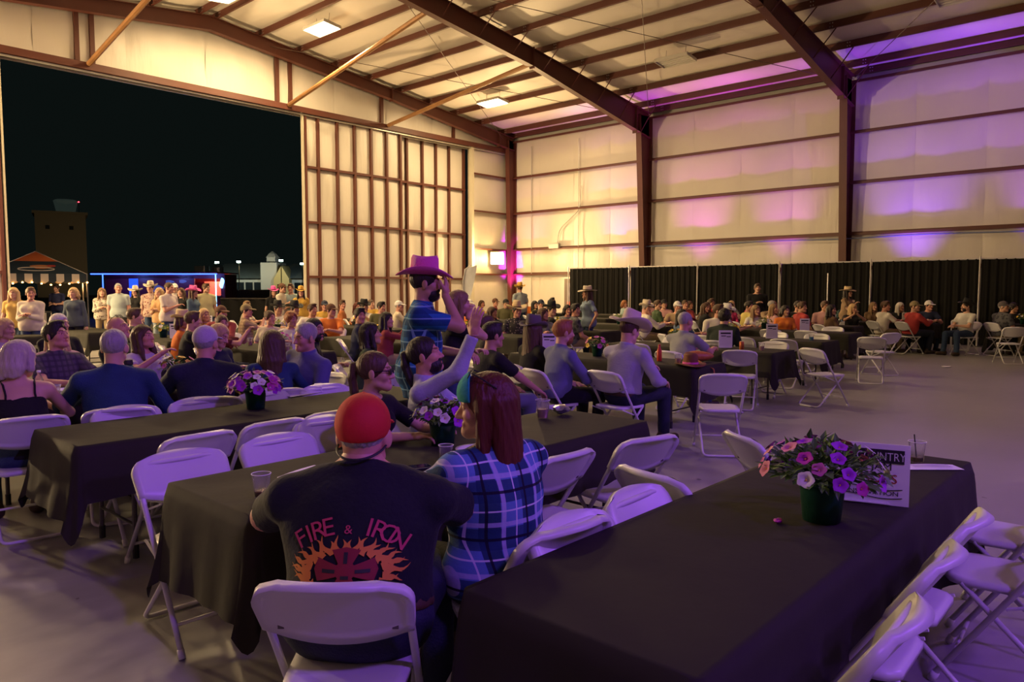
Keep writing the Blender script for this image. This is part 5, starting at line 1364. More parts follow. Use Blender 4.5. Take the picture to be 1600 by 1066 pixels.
# 2 woman-shaped guest in violet plaid with long auburn hair
r2, m2, H2, J2 = near(dict(fem=True, s=.985, w=1.28, lean=3, head=(48, -2, 0), sleeve='long', hem=-.05, ease=.018, fold=.005, handR=(.16, .40, .80), handL=(-.20, .42, .80), poleL=(-.9, -.2, -.6)),
     (2.02, 1.95), 84, 'person with long auburn hair in violet and blue plaid shirt', PL_WOMAN, 'chair slanting right under the auburn-haired plaid guest', hair=('xlong', HAIR['auburn']), trousers=BLACKT)
hb = sdf_mesh('headband', [pr_ell((0, -.008, .052), (.094, .118, .100), k=.01, planes=(((0, -1, 0), (0, .055, 0)), ((0, 0, -1), (0, 0, .022))))], .007)
o = meshobj('headband', hb, TEAL, r2); o.matrix_local = H2
o = meshobj('sunglasses', HM('glasses'), INK, r2); o.matrix_local = H2 @ Matrix.Translation((0, -.038, .078)) @ Matrix.Rotation(R_(30), 4, 'X')
# 3 glasses and ponytail
r3, m3, H3, J3 = near(dict(fem=True, s=.95, lean=14, head=(32, 2, 0), sleeve='short', handR=(.10, .50, .79), handL=(-.18, .46, .79), collar=False), (2.66, 3.62), -82, 'person with brown ponytail and glasses in black top, in profile', S_BLACK, 'chair of the ponytailed guest with glasses', hair=('pony', HAIR['brown']))
o = meshobj('glasses', HM('glasses'), mat('glasses_frame', (.02, .02, .025), .2), r3); o.matrix_local = H3
# 4 the guest raising a hand
r4, m4, H4, J4 = near(dict(s=1.0, lean=-6, head=(0, 16, 0), sleeve='long', collar=True, hem=-.02, handR=(.20, .25, 1.31), hdirR=(.0, .15, 1), palmR=(-.8, .4, 0), poleR=(.3, 1, -.6), handL=(-.12, .35, .62), curl=14), (3.28, 3.62), -52, 'bearded person in pale shirt raising a hand, hair tied back', S_PALE, 'chair of the bearded guest raising a hand', hair=('pony', HAIR['dark']), skin=2, extra=(('beard', HM('beard'), HAIR['dark']),))
MB().tube([tuple(Vector([float(q) for q in J4['HR']])+Vector((.030*math.cos(a), .030*math.sin(a), .0))) for a in np.linspace(0, 2*PI, 16)[:-1]], .006, 6, closed=True).build('bracelet', mat('beads', (.35, .18, .12), .4), r4)
# 5 the standing guest in the pink hat
r5, m5, H5, J5 = near(dict(sit=False, s=1.03, w=1.08, lean=2, head=(4, 0, 0), sleeve='short', collar=True, hem=-.16, ease=.022, fold=.006, handR=(.07, .19, 1.56), poleR=(.55, -.1, -1), hdirR=(-.35, .1, .9), palmR=(-.2, -1, 0), handL=(-.12, .30, 1.12)), (3.57, 4.15), -46, 'standing person in pink cowboy hat and blue check shirt', PL_BLUE, hair=('fade', HAIR['dark']), hat=('cowboy', FELT['pink'], -2, FELT['pink']), skin=1, extra=(('beard', HM('beard'), HAIR['dark']),))
# 6 standing long hair
near(dict(fem=True, sit=False, s=.925, lean=8, head=(2, 0, 0), sleeve='short', hem=-.08, handR=(.05, .17, 1.36), poleR=(.5, .6, -.9), hdirR=(-.3, .2, .9), handL=(-.02, .25, 1.05)), (4.48, 4.82), -44, 'person with long light brown hair in black top, hand at chin', S_BLACK, hair=('xlong', HAIR['light']))
# 7 dark guest resting an arm on the knee
near(dict(s=1, lean=8, head=(-5, 0, 0), handR=(.18, .50, .58), sleeve='short', handL=(-.12, .4, .6)), (5.12, 4.95), -14, 'dark-haired person in black tee leaning an arm on the knee', S_BLACK, 'chair of the guest leaning an arm on the knee', hair=('short', HAIR['dark']), trousers=mat('grey_jeans', (.10, .12, .16), .8), skin=1)
near(dict(s=1, lean=0, head=(4, 0, 0), sleeve='long', collar=True), (6.35, 6.15), -40, 'curly brown-haired person in dark olive jacket facing right', fab('olive_jacket', (.035, .033, .022)), 'chair of the curly-haired guest in olive', hair=('curly', HAIR['brown']))
near(dict(fem=True, s=.97, lean=2, head=(10, 0, 0), sleeve='long'), (6.22, 5.30), -12, 'person with very long brown hair under grey flat hat', S_BLACK, 'chair of the long-haired guest with grey hat', hair=('xlong', HAIR['brown']), hat=('tall', FELT['grey']))
near(dict(s=1, lean=6, head=(-12, 0, 0), sleeve='rolled', collar=True, handR=(.16, .35, .68)), (5.95, 4.72), -18, 'person with short ginger hair in blue-grey shirt, from behind', S_BLUE, 'chair of the ginger-haired guest', hair=('short', HAIR['ginger']), trousers=BLACKT, extra=(('beard', HM('beard'), HAIR['ginger']),))
r11, m11, H11, J11 = near(dict(s=1.04, w=1.1, lean=5, head=(-8, -14, 0), sleeve='long', collar=True, hem=.035, handR=(.26, .26, .66), handL=(-.1, .4, .78), footR=(.16, .42, .09)), (6.32, 4.16), -6, 'person in wide cream cowboy hat and lavender shirt, from behind', S_LAV, 'chair of the guest in the wide cream cowboy hat', hair=('fade', HAIR['brown']), hat=('wide', FELT['cream'], -4), trousers=DENIMD)
belt(r11, J11, None, .0, .045)
near(dict(s=1.02, lean=4, head=(-10, 0, 0), sleeve='short', collar=True, handR=(.15, .44, .80), handL=(-.1, .45, .8)), (8.78, 4.88), -8, 'grey-haired person in grey polo with forearms on table', S_POLO, 'chair of the guest in the grey polo', hair=('buzz', HAIR['grey']), skin=2)
near(dict(s=1.0, w=1.1, lean=12, head=(8, 0, 0), sleeve='long', collar=True), (11.02, 5.45), 4, 'dark-haired person in dark green jacket hunched beside white sign', fab('dark_green_jacket', (.016, .024, .022)), 'chair of the guest in the dark green jacket', hair=('curly', HAIR['dark']))
# left tables
r14, m14, H14, J14 = near(dict(fem=True, s=.98, w=1.05, strappy=True, lean=14, head=(-58, -8, 0), hem=-.06, handR=(.2, .4, .78), handL=(-.16, .4, .78)), (1.42, 5.72), 84, 'blonde person with bare shoulders in black strap top', S_BLACK, 'chair with broad white back under the bare-shouldered blonde guest', hair=('bob', HAIR['ash']), skin=0)
P14, M14 = J14['P'], J14['M']
for sd, k in ((1, 'R'), (-1, 'L')):          # thin straps over the shoulders
    pts = []
    for t in np.linspace(0, 1, 11):
        a = PI*(1-t); pts.append(P14+M14[:, 2]*(.36+.09*math.sin(a))*.98+M14[:, 0]*sd*(.095-.01*math.sin(a))+M14[:, 1]*(.118*math.cos(a)))
    Q = np.array(pts, np.float32); T14 = list(body_prims(J14).values())
    for _ in range(12):
        d = sample(T14, Q); g = np.stack([(sample(T14, Q+np.eye(3, dtype=np.float32)[i]*.004)-d)/.004 for i in range(3)], 1); g /= (np.linalg.norm(g, axis=1, keepdims=True)+1e-5); Q = Q-g*np.clip(d-.009, -.03, .03)[:, None]
    MB().tube([tuple(map(float, q)) for q in Q], .0065, 6).build('strap', S_BLACK, r14)
near(dict(s=1.03, w=1.15, lean=6, head=(-26, 0, 0), sleeve='long', collar=True, hem=-.03, handR=(.28, .30, .62), handL=(-.2, .42, .8)), (2.0, 5.68), 74, 'grey-haired person in denim blue shirt, from behind', S_DENIM, 'chair of the guest in the denim blue shirt', hair=('fade', HAIR['grey']))
near(dict(s=1.02, w=1.15, lean=8, head=(-34, 0, 0), sleeve='short', collar=True, handR=(.2, .42, .8), handL=(-.2, .42, .8)), (2.68, 5.70), 70, 'person in pale lilac cap and navy shirt, from behind', S_NAVY, 'chair of the guest in the lilac cap', hair=('fade', HAIR['grey']), hat=('cap', FELT['lilac']), skin=2)
near(dict(fem=True, s=.96, lean=6, head=(-30, -5, 0), sleeve='long', handR=(.15, .3, .8)), (3.26, 5.70), 70, 'brown-haired person in blue denim jacket, from behind', S_DENIM, 'chair of the brown-haired guest in denim jacket', hair=('long', HAIR['brown']))
near(dict(s=1.03, w=1.12, lean=4, side=-8, head=(-8, -8, -8), sleeve='short', collar=True, handR=(.12, .30, .78), hdirR=(-.4, .3, .8), handL=(-.12, .25, .62)), (3.68, 5.92), 188, 'older person in blue-violet shirt turned toward the denim jacket', fab('violet_blue_shirt', (.10, .10, .26)), 'chair of the older guest in blue-violet shirt', hair=('buzz', HAIR['grey']), skin=2)
near(dict(s=1.02, lean=-4, head=(18, 14, 0), sleeve='short', collar=True, handR=(.14, .4, .79), handL=(-.14, .4, .79)), (2.2, 7.5), -78, 'person with dark swept hair in grey plaid, chin raised', PL_GREY, 'chair of the guest in grey plaid', hair=('short', HAIR['dark']), skin=2)
near(dict(fem=True, s=.95, lean=-2, head=(16, 12, 0), sleeve='short', handR=(.05, .28, .98), handL=(-.14, .4, .79)), (2.95, 7.5), -78, 'brown-haired person in white top looking up to the right', fab('white_top', (.5, .47, .47)), 'chair of the guest in white top looking up', hair=('long', HAIR['brown']), skin=2)
near(dict(fem=True, s=.96, lean=10, head=(10, -18, 0), sleeve='long', handR=(.1, .4, .8)), (3.62, 7.5), -72, 'blond person with bowed head behind the lilac cap', S_NAVY, 'chair of the bowed blond guest', hair=('bob', HAIR['blond']))
rb, mb_, Hb, Jb = near(dict(s=1.03, lean=-2, head=(6, 16, 0), sleeve='long', collar=True), (3.02, 8.28), -56, 'bald person with sunglasses on head in dark green shirt', fab('dark_green_shirt', (.02, .028, .018)), 'chair of the bald guest in dark green', skin=2)
o = meshobj('sunglasses', HM('glasses'), INK, rb); o.matrix_local = Hb @ Matrix.Translation((0, -.045, .066)) @ Matrix.Rotation(R_(30), 4, 'X')
near(dict(fem=True, s=.95, lean=2, head=(-30, 0, 0), sleeve='long'), (2.42, 8.36), 250, 'blond person in pale pink top near the bald guest', fab('pale_pink', (.5, .33, .30)), 'chair of the blond guest in pale pink', hair=('long', HAIR['blond']))
near(dict(s=1.02, w=1.1, lean=0, head=(8, 4, 0), sleeve='short', collar=True), (2.97, 10.08), -66, 'white-haired person in black polo before the standing blouse', S_BLACK, 'chair of the white-haired guest in black polo', hair=('fade', HAIR['white']))
near(dict(fem=True, s=.97, lean=0, head=(10, 0, 0), sleeve='long'), (2.40, 10.05), -66, 'blond person in white jacket at the far left edge', fab('white_jacket', (.5, .46, .44)), 'chair of the blond guest at the left edge', hair=('bob', HAIR['blond']))
near(dict(s=1.0, lean=4, head=(-38, 4, 0), sleeve='short', collar=True, handR=(.05, .24, .75), handL=(-.05, .25, .76)), (4.50, 6.98), -34, 'bearded person in black shirt on a chair, smiling toward the camera', S_BLACK, 'chair of the smiling guest in black', hair=('fade', HAIR['dark']), skin=1, extra=(('beard', HM('beard'), HAIR['dark']),))
near(dict(fem=True, s=.95, lean=4, head=(4, 8, 0), sleeve='long', handR=(.1, .42, .8)), (4.78, 6.36), -40, 'dark-haired person in dark green dress, chin raised', fab('green_dress', (.03, .055, .025)), 'chair of the guest in dark green dress', hair=('long', HAIR['dark']), skin=1)
near(dict(s=1, lean=8, head=(6, 0, 0), sleeve='short', handR=(.16, .48, .80), handL=(-.1, .45, .8)), (4.72, 10.5), -24, 'short-haired person in black tee with elbow on the table', S_BLACK, 'chair of the short-haired guest in black tee', hair=('short', HAIR['brown']), res=.018, hres=.007)
near(dict(s=1.02, lean=0, head=(0, 0, 0), sleeve='long'), (4.62, 12.1), -30, 'person in dark jacket seated before the standing jeans', fab('dark_jacket', (.02, .02, .018)), 'chair of the dark-jacketed guest', hair=('short', HAIR['brown']), res=.018, hres=.007)
near(dict(s=1.03, lean=-4, head=(-20, 6, 0), sleeve='short', footR=(.1, .5, .09), footL=(-.2, .42, .09), handR=(.05, .3, .72), handL=(-.05, .3, .72)), (20.75, 3.95), 150, 'person in black cowboy hat and white tee with crossed hands', fab('white_tee', (.55, .53, .5)), 'chair of the guest in black cowboy hat', hair=('fade', HAIR['dark']), hat=('cowboy', FELT['black'], 8), res=.018, hres=.007, extra=(('beard', HM('beard'), HAIR['dark']),))

# ---------------------------------------------------------------- standing guests further back
_pc = {}
def proto(fem, sit, yaw, pose, build=1.0, sleeve='short'):
    key = (fem, sit, yaw, pose, build, sleeve)
    if key not in _pc:
        sp = dict(fem=fem, sit=sit, s=.95 if fem else 1.02, w=build, head=(yaw, 2, 0), sleeve=sleeve, hem=-.05 if sit else -.10, collar=(not fem and sleeve == 'short' and pose != 1), fold=.004, lean=2)
        if sit and pose == 1: sp.update(handR=(.12, .42, .80), handL=(-.12, .42, .80), lean=7)
        if sit and pose == 2: sp.update(handR=(.04, .30, 1.0), handL=(-.04, .30, 1.0), hdirR=(-.4, .5, .8), hdirL=(.4, .5, .8))
        if not sit and pose == 1: sp.update(handR=(.02, .22, 1.12), handL=(-.02, .24, 1.10))
        if not sit and pose == 2: sp.update(handR=(.05, .26, 1.22), handL=(-.24, .05, .86))
        if not sit and pose == 3: sp.update(bottom='shorts')
        _pc[key] = person_meshes(sp, .019, .009, len(_pc)+50)
    return _pc[key]
def standing(px, depth, face, label, fem, shirt, hair, hat=None, trousers=DENIM, pose=0, yaw=0, skin=0, build=1.0, sleeve='short', z=0):
    p = atd(px, depth); m, H, J = proto(fem, False, yaw, pose, build, sleeve)
    r = place_person(m, H, (p.x, p.y), face, label, shirt, trousers, skin, hair, hat, group='standing guests', z=z); NEAR.append((p.x, p.y)); return r
ST = standing
W_ = fab('cream_blouse', (.58, .52, .42))
ST(48, 14.2, 232, 'standing person in cream blouse and glasses at left', True, W_, ('short', HAIR['light']), pose=1, sleeve='long', build=1.25, yaw=30, skin=2)
ST(22, 15.4, 236, 'standing blond person in yellow top beside the door post', True, fab('mustard_top', (.5, .33, .10)), ('long', HAIR['blond']))
ST(116, 15.8, 225, 'standing blond person in slate blazer', True, fab('slate_blazer', (.07, .09, .12)), ('bob', HAIR['blond']), sleeve='long', trousers=BLACKT)
ST(89, 24.9, 225, 'person in navy tee under the market tent', False, fab('navy_tee', (.03, .035, .09)), ('short', HAIR['dark']), pose=1)
ST(159, 19.6, 250, 'standing person in cream floral top with curly hair', True, FLORAL, ('long', HAIR['light']), pose=1, sleeve='long', trousers=KHAKI)
ST(185, 19.4, 235, 'standing person in pale blue shirt and shorts, hand on chest', False, fab('pale_aqua', (.36, .42, .40)), ('buzz', HAIR['grey']), pose=3, trousers=mat('dark_shorts', (.05, .045, .04), .8), build=1.1, yaw=20, skin=2)
ST(212, 21.2, 225, 'person in wide pale hat behind the floral top', True, S_BLACK, ('long', HAIR['dark']), ('wide', FELT['cream']))
ST(250, 17.6, 215, 'standing person in peach top and pale jeans', True, fab('peach_top', (.55, .33, .16)), ('long', HAIR['blond']), pose=1, trousers=mat('pale_jeans', (.22, .27, .30), .8))
ST(236, 19.6, 228, 'standing person in white cowboy hat and rose print shirt', False, blotch('rose_print', (.42, .30, .24), (.16, .04, .05), 18, .35), ('fade', HAIR['dark']), ('cowboy', FELT['cream']))
ST(262, 17.0, 300, 'bald bearded standing person in white polo', False, fab('white_polo', (.60, .52, .46)), ('buzz', HAIR['brown']), pose=2, build=1.15, skin=2)
ST(273, 20.8, 240, 'standing person in white cap behind the polo', False, fab('pale_print', (.45, .42, .38)), ('fade', HAIR['brown']), ('cap', FELT['white']))
ST(284, 19.4, 215, 'standing person with dark long hair and black top', True, S_BLACK, ('long', HAIR['brown']))
ST(300, 18.2, 305, 'standing person in pink hat and denim shirt', True, fab('mid_denim', (.08, .13, .18)), ('long', HAIR['brown']), ('cowboy', FELT['pink']), sleeve='long')
ST(321, 19.8, 260, 'standing person in khaki yellow shirt looking right', False, fab('khaki_yellow', (.50, .46, .25)), ('short', HAIR['brown']), yaw=30)
ST(427, 21.5, 250, 'standing person in pink hat before the parked cars', True, S_BLACK, ('long', HAIR['dark']), ('cowboy', FELT['pink']))
ST(439, 20.8, 300, 'standing person in cap and white shirt by the door edge', False, fab('ivory_shirt', (.58, .54, .45)), ('fade', HAIR['dark']), ('cap', FELT['brown']), pose=2)
ST(455, 21.0, 225, 'standing person in pale aqua tee by the door edge', False, fab('aqua_tee', (.34, .45, .44)), ('short', HAIR['brown']), pose=1)
ST(470, 20.3, 240, 'standing person in yellow hat and mustard blouse', True, fab('mustard_blouse', (.55, .34, .06)), ('long', HAIR['dark']), ('tall', FELT['yellow']), sleeve='long')
ST(813, 23.5, 70, 'standing person in straw hat by the magenta column', False, fab('pale_denim', (.30, .34, .36)), ('fade', HAIR['brown']), ('cowboy', FELT['yellow']))
ST(920, 15.6, 150, 'standing person in white sun hat and blue sundress', True, fab('blue_sundress', (.20, .27, .36)), ('long', HAIR['brown']), ('sun', FELT['cream']), pose=2, skin=1)
ST(1183, 20.8, 215, 'standing person in black before the drape', False, S_BLACK, ('short', HAIR['brown']), pose=2, sleeve='long', trousers=BLACKT, build=1.15)
ST(1323, 19.4, 260, 'standing person in straw hat before the drape', True, fab('tan_vest', (.30, .20, .12)), ('long', HAIR['dark']), ('sun', FELT['straw']), pose=2)

# ---------------------------------------------------------------- seated crowd: one seat along a table for each guest seen
COLS = dict(orange=(.62, .17, .03), mustard=(.5, .31, .06), white=(.58, .54, .48), cream=(.52, .46, .36), black=(.014, .013, .014), navy=(.02, .025, .06), grey=(.16, .16, .17), green=(.045, .075, .035), olive=(.07, .065, .03), maroon=(.22, .03, .04), magenta=(.42, .03, .12), pink=(.5, .27, .27), denim=(.05, .09, .17), blue=(.10, .17, .32), tan=(.34, .24, .14), brown=(.12, .07, .04), yellow=(.52, .42, .12), red=(.36, .04, .04), aqua=(.28, .38, .38), rust=(.36, .12, .04))
CR = [  # px, py, sex, hair style, hair colour, hat, shirt
 (298,492,'f','bob','brown','tall:straw','orange'),(320,490,'f','long','blond',None,'mustard'),(346,493,'f','bun','brown',None,'PL_RED'),(352,482,'m','fade','dark','cap:brown','maroon'),(383,480,'m','fade','dark','cap:camo','PL_TAN'),(390,470,'m','short','light',None,'cream'),
 (430,486,'f','bun','brown',None,'cream'),(451,490,'f','curly','ginger',None,'white'),(434,470,'m','fade','dark','tall:black','white'),(456,477,'m','fade','dark','cowboy:black','white'),(489,479,'m','short','brown',None,'white'),(504,476,'m','fade','dark','cap:navy','mustard'),(524,480,'m','fade','brown','cap:brown','orange'),
 (541,474,'m','short','brown',None,'rust'),(556,479,'f','long','auburn',None,'black'),(569,470,'m','fade','dark','tall:black','white'),(588,473,'m','buzz','brown',None,'mustard'),(601,477,'m','short','dark',None,'olive'),(618,473,'m','fade','grey','cap:white','cream'),(595,505,'f','long','dark',None,'maroon'),(557,492,'m','short','dark',None,'navy'),(677,472,'f','long','brown',None,'pink'),
 (735,475,'m','fade','grey','cap:white','orange'),(753,471,'f','bob','brown',None,'yellow'),(766,480,'f','long','brown',None,'black'),(779,470,'m','fade','dark','cap:brown','maroon'),(791,469,'m','fade','dark','cap:black','olive'),(812,483,'m','fade','dark','wide:straw','PATT'),(829,470,'m','short','ginger',None,'orange'),(835,476,'f','long','dark',None,'yellow'),(845,470,'m','fade','dark','cap:navy','black'),(845,484,'f','long','brown',None,'grey'),(864,487,'m','fade','dark','cowboy:black','black'),(866,469,'m','short','dark',None,'black'),(882,475,'f','bob','dark',None,'grey'),(898,480,'m','short','dark',None,'CAMO'),
 (975,469,'f','bob','ginger',None,'aqua'),(1003,476,'m','fade','grey','tall:cream','white'),(1015,469,'f','long','blond',None,'pink'),(1030,487,'m','short','brown',None,'green'),(1038,471,'m','fade','dark','cap:black','pink'),(1050,474,'m','fade','grey','cap:white','tan'),(1067,464,'m','buzz','brown',None,'maroon'),(1078,467,'f','bob','brown',None,'brown'),(1083,484,'f','long','dark',None,'denim'),(1098,467,'f','long','brown',None,'black'),
 (1112,464,'m','short','brown',None,'tan'),(1107,479,'f','long','brown',None,'brown'),(1121,476,'m','short','brown',None,'white'),(1131,472,'f','long','dark',None,'magenta'),(1145,467,'f','long','blond',None,'pink'),(1157,468,'f','bob','blond',None,'grey'),(1167,479,'m','short','dark',None,'yellow'),(1180,484,'f','long','light',None,'white'),(1190,470,'f','long','brown',None,'magenta'),(1222,464,'f','long','brown','cowboy:white','rust'),(1220,482,'f','bob','dark',None,'orange'),(1234,471,'f','long','light',None,'pink'),(1212,472,'f','long','ginger',None,'tan'),(1248,490,'m','short','dark',None,'black'),(1262,473,'m','short','brown',None,'red'),(1276,467,'m','buzz','grey',None,'tan'),(1300,470,'m','short','brown',None,'pink'),
 (1317,482,'m','fade','dark','cowboy:straw','PL_GREEN'),(1329,474,'f','long','dark',None,'brown'),(1345,475,'f','long','blond',None,'black'),(1336,463,'m','buzz','brown',None,'red'),(1374,481,'m','short','brown',None,'white'),(1386,470,'f','long','light',None,'brown'),(1403,471,'f','long','white',None,'black'),
 (1465,474,'m','fade','dark','cap:white','navy'),(1495,471,'m','fade','brown','cap:camo','red'),(1551,477,'m','fade','grey','cap:grey','CAMO'),(1592,478,'f','curly','dark',None,'black')]
slots = []
for (cx, cy, L, Wd, along) in TABLES:
    if along != 'y': continue
    for sd in (-1, 1):
        for k in range(4):
            x = cx+sd*.72; y = cy-L/2+.36+.675*k
            if min((math.hypot(x-a, y-b) for a, b in CHAIRS+NEAR), default=9) < .52: continue
            q = proj((x, y, 1.24)); slots.append([x, y, 0 if sd < 0 else 180, q[0], q[1], False])
HNAME = dict(brown='brown', dark='dark', blond='blond', grey='grey', auburn='auburn', ginger='ginger', white='white', ash='ash', light='light brown')
SNAME = dict(long='long', bob='bobbed', short='short', fade='cropped', buzz='shaved', curly='curly', bun='tied-up')
HATN = {'cap': 'cap', 'cowboy': 'cowboy hat', 'tall': 'brimmed hat', 'wide': 'broad hat'}
crowd_labels = {}
for i, (px, py, sx, hs, hc, hat, sh) in enumerate(sorted(CR, key=lambda c: -c[1])):
    best = None
    for s_ in slots:
        if s_[5]: continue
        c = abs(s_[3]-px)+1.7*abs(s_[4]-py)
        if best is None or c < best[0]: best = (c, s_)
    if best is None: continue
    s_ = best[1]; s_[5] = True; x, y, f0 = s_[0], s_[1], s_[2]
    want = math.degrees(math.atan2(-9-y, 11-x))+RNG.uniform(-25, 25); dlt = (want-f0+180) % 360-180
    turn = max(-38, min(38, dlt*.45)); face = f0+turn; rem = max(-60, min(60, dlt-turn)); yaw = int(round(rem/30))*30
    if abs(dlt) > 150: yaw = int(RNG.choice((-30, 0, 30)))
    m, H, J = proto(sx == 'f', True, yaw, int(RNG.choice((0, 1, 2), p=(.45, .4, .15))), float(RNG.choice((1.0, 1.12))) if sx == 'm' else 1.0, 'short' if RNG.random() < .6 else 'long')
    shirt = globals()[sh] if sh in globals() and sh.isupper() or sh.startswith('PL_') else fab('crowd_'+sh, COLS[sh])
    hatd = None
    if hat: k_, cn = hat.split(':'); hatd = (k_, FELT[cn])
    sn = {'PL_RED': 'red plaid', 'PL_TAN': 'tan plaid', 'PL_GREEN': 'green plaid', 'PATT': 'dark patterned', 'CAMO': 'mottled grey'}.get(sh, sh)
    zone = ('before the trailer' if px < 420 else 'below the open door edge' if px < 500 else 'below the sliding door leaves' if px < 720 else 'below the wall flood lamp' if px < 890 else 'before the leftmost drapes' if px < 1095 else 'before the middle drapes' if px < 1310 else 'before the right drapes')
    lab = f"seated person in {sn} top with " + (f"{hat.split(':')[1]} {HATN[hat.split(':')[0]]}" if hat else f"{SNAME[hs]} {HNAME[hc]} hair") + ' ' + zone
    n = crowd_labels.get(lab, 0); crowd_labels[lab] = n+1
    if n: lab += ' right'
    if n > 1: print('DUP', lab)
    place_person(m, H, (x, y), face, lab, shirt, [DENIM, DENIMD, BLACKT, KHAKI][int(RNG.integers(4))], int(RNG.choice((0, 1, 2, 2))), (hs, HAIR[hc]), hatd, group='seated crowd')
    chair(x-.07*math.cos(R_(face)), y-.07*math.sin(R_(face)), face, lab.replace('seated person', 'chair under guest'), 'chairs under the far crowd')
# ================================================================== THINGS ON THE TABLES
def leaf(mb, base, d, up, ln, wd):
    d = Vector(d).normalized(); sd = d.cross(Vector(up)).normalized(); n = sd.cross(d); b = Vector(base)
    mb.add([b, b+d*ln*.45+sd*wd/2+n*ln*.06, b+d*ln+n*(-ln*.12), b+d*ln*.45-sd*wd/2+n*ln*.06, b+d*ln*.5-n*ln*.02], [(0, 1, 4), (1, 2, 4), (2, 3, 4), (3, 0, 4)])
POTM = mat('dark_green_pot', (.008, .05, .03), .28, bump=(40, .1)); SOIL = mat('potting_soil', (.02, .014, .01), .9); LEAFM = mat('petunia_leaf', (.07, .15, .035), .55, var=(30, .4)); LEAFY = mat('bright_leaf', (.20, .30, .04), .55, var=(30, .4))
PET = dict(violet=mat('petal_violet', (.30, .012, .42), .6), magenta=mat('petal_magenta', (.40, .012, .28), .6), pink=mat('petal_pink', (.50, .12, .28), .6), white=mat('petal_white', (.66, .62, .56), .6), yellow=mat('petal_yellow', (.68, .46, .05), .6))
def flower_mesh():
    mb = MB(); n = 20; vs = [(0, 0, -.012)]
    for r_, z in ((.006, -.008), (.018, .004), (.030, .003)):
        for k in range(n):
            a = 2*PI*k/n; q = r_*(1+.10*math.cos(5*a)*(r_/.03)); vs.append((q*math.cos(a), q*math.sin(a), z+.003*math.sin(10*a)*(r_/.03)))
    fs = [(0, 1+k, 1+(k+1) % n) for k in range(n)]
    for j in range(2): fs += [(1+j*n+k, 1+(j+1)*n+k, 1+(j+1)*n+(k+1) % n, 1+j*n+(k+1) % n) for k in range(n)]
    return mb.add(vs, fs).mesh('flower')
FLM = flower_mesh(); FLM.materials.append(PET['violet']); FLM.polygons.foreach_set('use_smooth', [True]*len(FLM.polygons))
EYEM = MB().lathe([(.0, -.004), (.004, 0), (.0, .005)], 6, (0, 0, -.004), False, False).mesh('flower_eye'); EYEM.materials.append(PET['yellow'])
def pot_mesh(k=1.0):
    mb = MB(); mb.lathe([(.058, 0), (.068, .10), (.074, .118), (.084, .12), (.086, .150), (.078, .150), (.076, .128), (.0, .126)], 22, cap0=True, cap1=False); return mb.mesh('pot')
POTMESH = pot_mesh(); POTMESH.polygons.foreach_set('use_smooth', [True]*len(POTMESH.polygons))
_fol = {}
def foliage_mesh(seed, R, n):
    if (seed, R, n) in _fol: return _fol[(seed, R, n)]
    rnd = random.Random(seed); mb = MB()
    for i in range(n):
        th = rnd.random()*2*PI; ph = math.acos(rnd.uniform(.0, 1)); rr = R*rnd.uniform(.35, 1)
        d = Vector((math.sin(ph)*math.cos(th), math.sin(ph)*math.sin(th), .62*math.cos(ph))); b = Vector((0, 0, .14))+d*rr
        leaf(mb, b, d+Vector((rnd.uniform(-.6, .6), rnd.uniform(-.6, .6), rnd.uniform(-.5, .4))), (rnd.uniform(-.3, .3), .1, 1), rnd.uniform(.03, .055), rnd.uniform(.018, .03))
    for i in range(14):
        th = rnd.random()*2*PI; mb.tube([(.03*math.cos(th), .03*math.sin(th), .12), (R*.8*math.cos(th), R*.8*math.sin(th), .14+R*.35)], .0022, 4)
    me = mb.mesh('foliage'); _fol[(seed, R, n)] = me; return me
POTS = []
def pot(x, y, label, R, cols, nf, seed, leafm=LEAFM, nl=190, k=1.0, fs=1.0):
    r = empty('petunia_pot', (x, y, TZ+.008), seed, label, 'potted flowers', 'flower pots on the tables'); r.scale = (k, k, k)
    meshobj('pot', POTMESH, POTM, r); MB().lathe([(.074, .132), (.0, .136)], 16, cap0=False).build('soil', SOIL, r)
    f = tag(meshobj('foliage', foliage_mesh(seed % 5, R, nl), leafm, r), kind='stuff')
    f.material_slots[0].link = 'OBJECT'; f.material_slots[0].material = leafm
    rnd = random.Random(seed*7+1); pts = []
    for i in range(nf):
        for _ in range(30):
            th = rnd.random()*2*PI; cz = rnd.uniform(-.15, .98); s_ = math.sqrt(max(0, 1-cz*cz)); d = Vector((s_*math.cos(th), s_*math.sin(th), cz))
            if all((d-q).length > 1.5/math.sqrt(nf) for q in pts): break
        pts.append(d); o = bpy.data.objects.new('flower', FLM); link(o, r)
        o.location = Vector((0, 0, .15))+Vector((d.x, d.y, .62*d.z))*R*rnd.uniform(.98, 1.12); o.rotation_euler = (d+Vector((0, 0, .25))).to_track_quat('Z', 'Y').to_euler(); q = fs*rnd.uniform(.85, 1.15); o.scale = (q, q, q)
        o.material_slots[0].link = 'OBJECT'; o.material_slots[0].material = PET[rnd.choice(cols)]
        e = bpy.data.objects.new('flower_eye', EYEM); link(e, o)
    POTS.append((x, y)); return r
q = onz(1283, 815, TZ); pot(q.x, q.y, 'pot of violet and pink petunias before the sponsor sign', .185, ['violet', 'magenta', 'pink', 'violet', 'white'], 32, 1, nl=420, fs=.78, k=1.15)
q = onz(692, 697, TZ); pot(q.x, q.y, 'pot of white, pink and violet petunias on the red cap table', .145, ['white', 'pink', 'violet', 'white', 'magenta'], 24, 2, nl=260, fs=.85, k=1.08)
q = onz(400, 640, TZ); pot(q.x, q.y, 'pot of dense violet petunias on the left table', .175, ['violet', 'violet', 'magenta', 'violet', 'pink', 'white'], 46, 3, nl=260, fs=1.0, k=1.05)
YW = ['yellow', 'yellow', 'white']
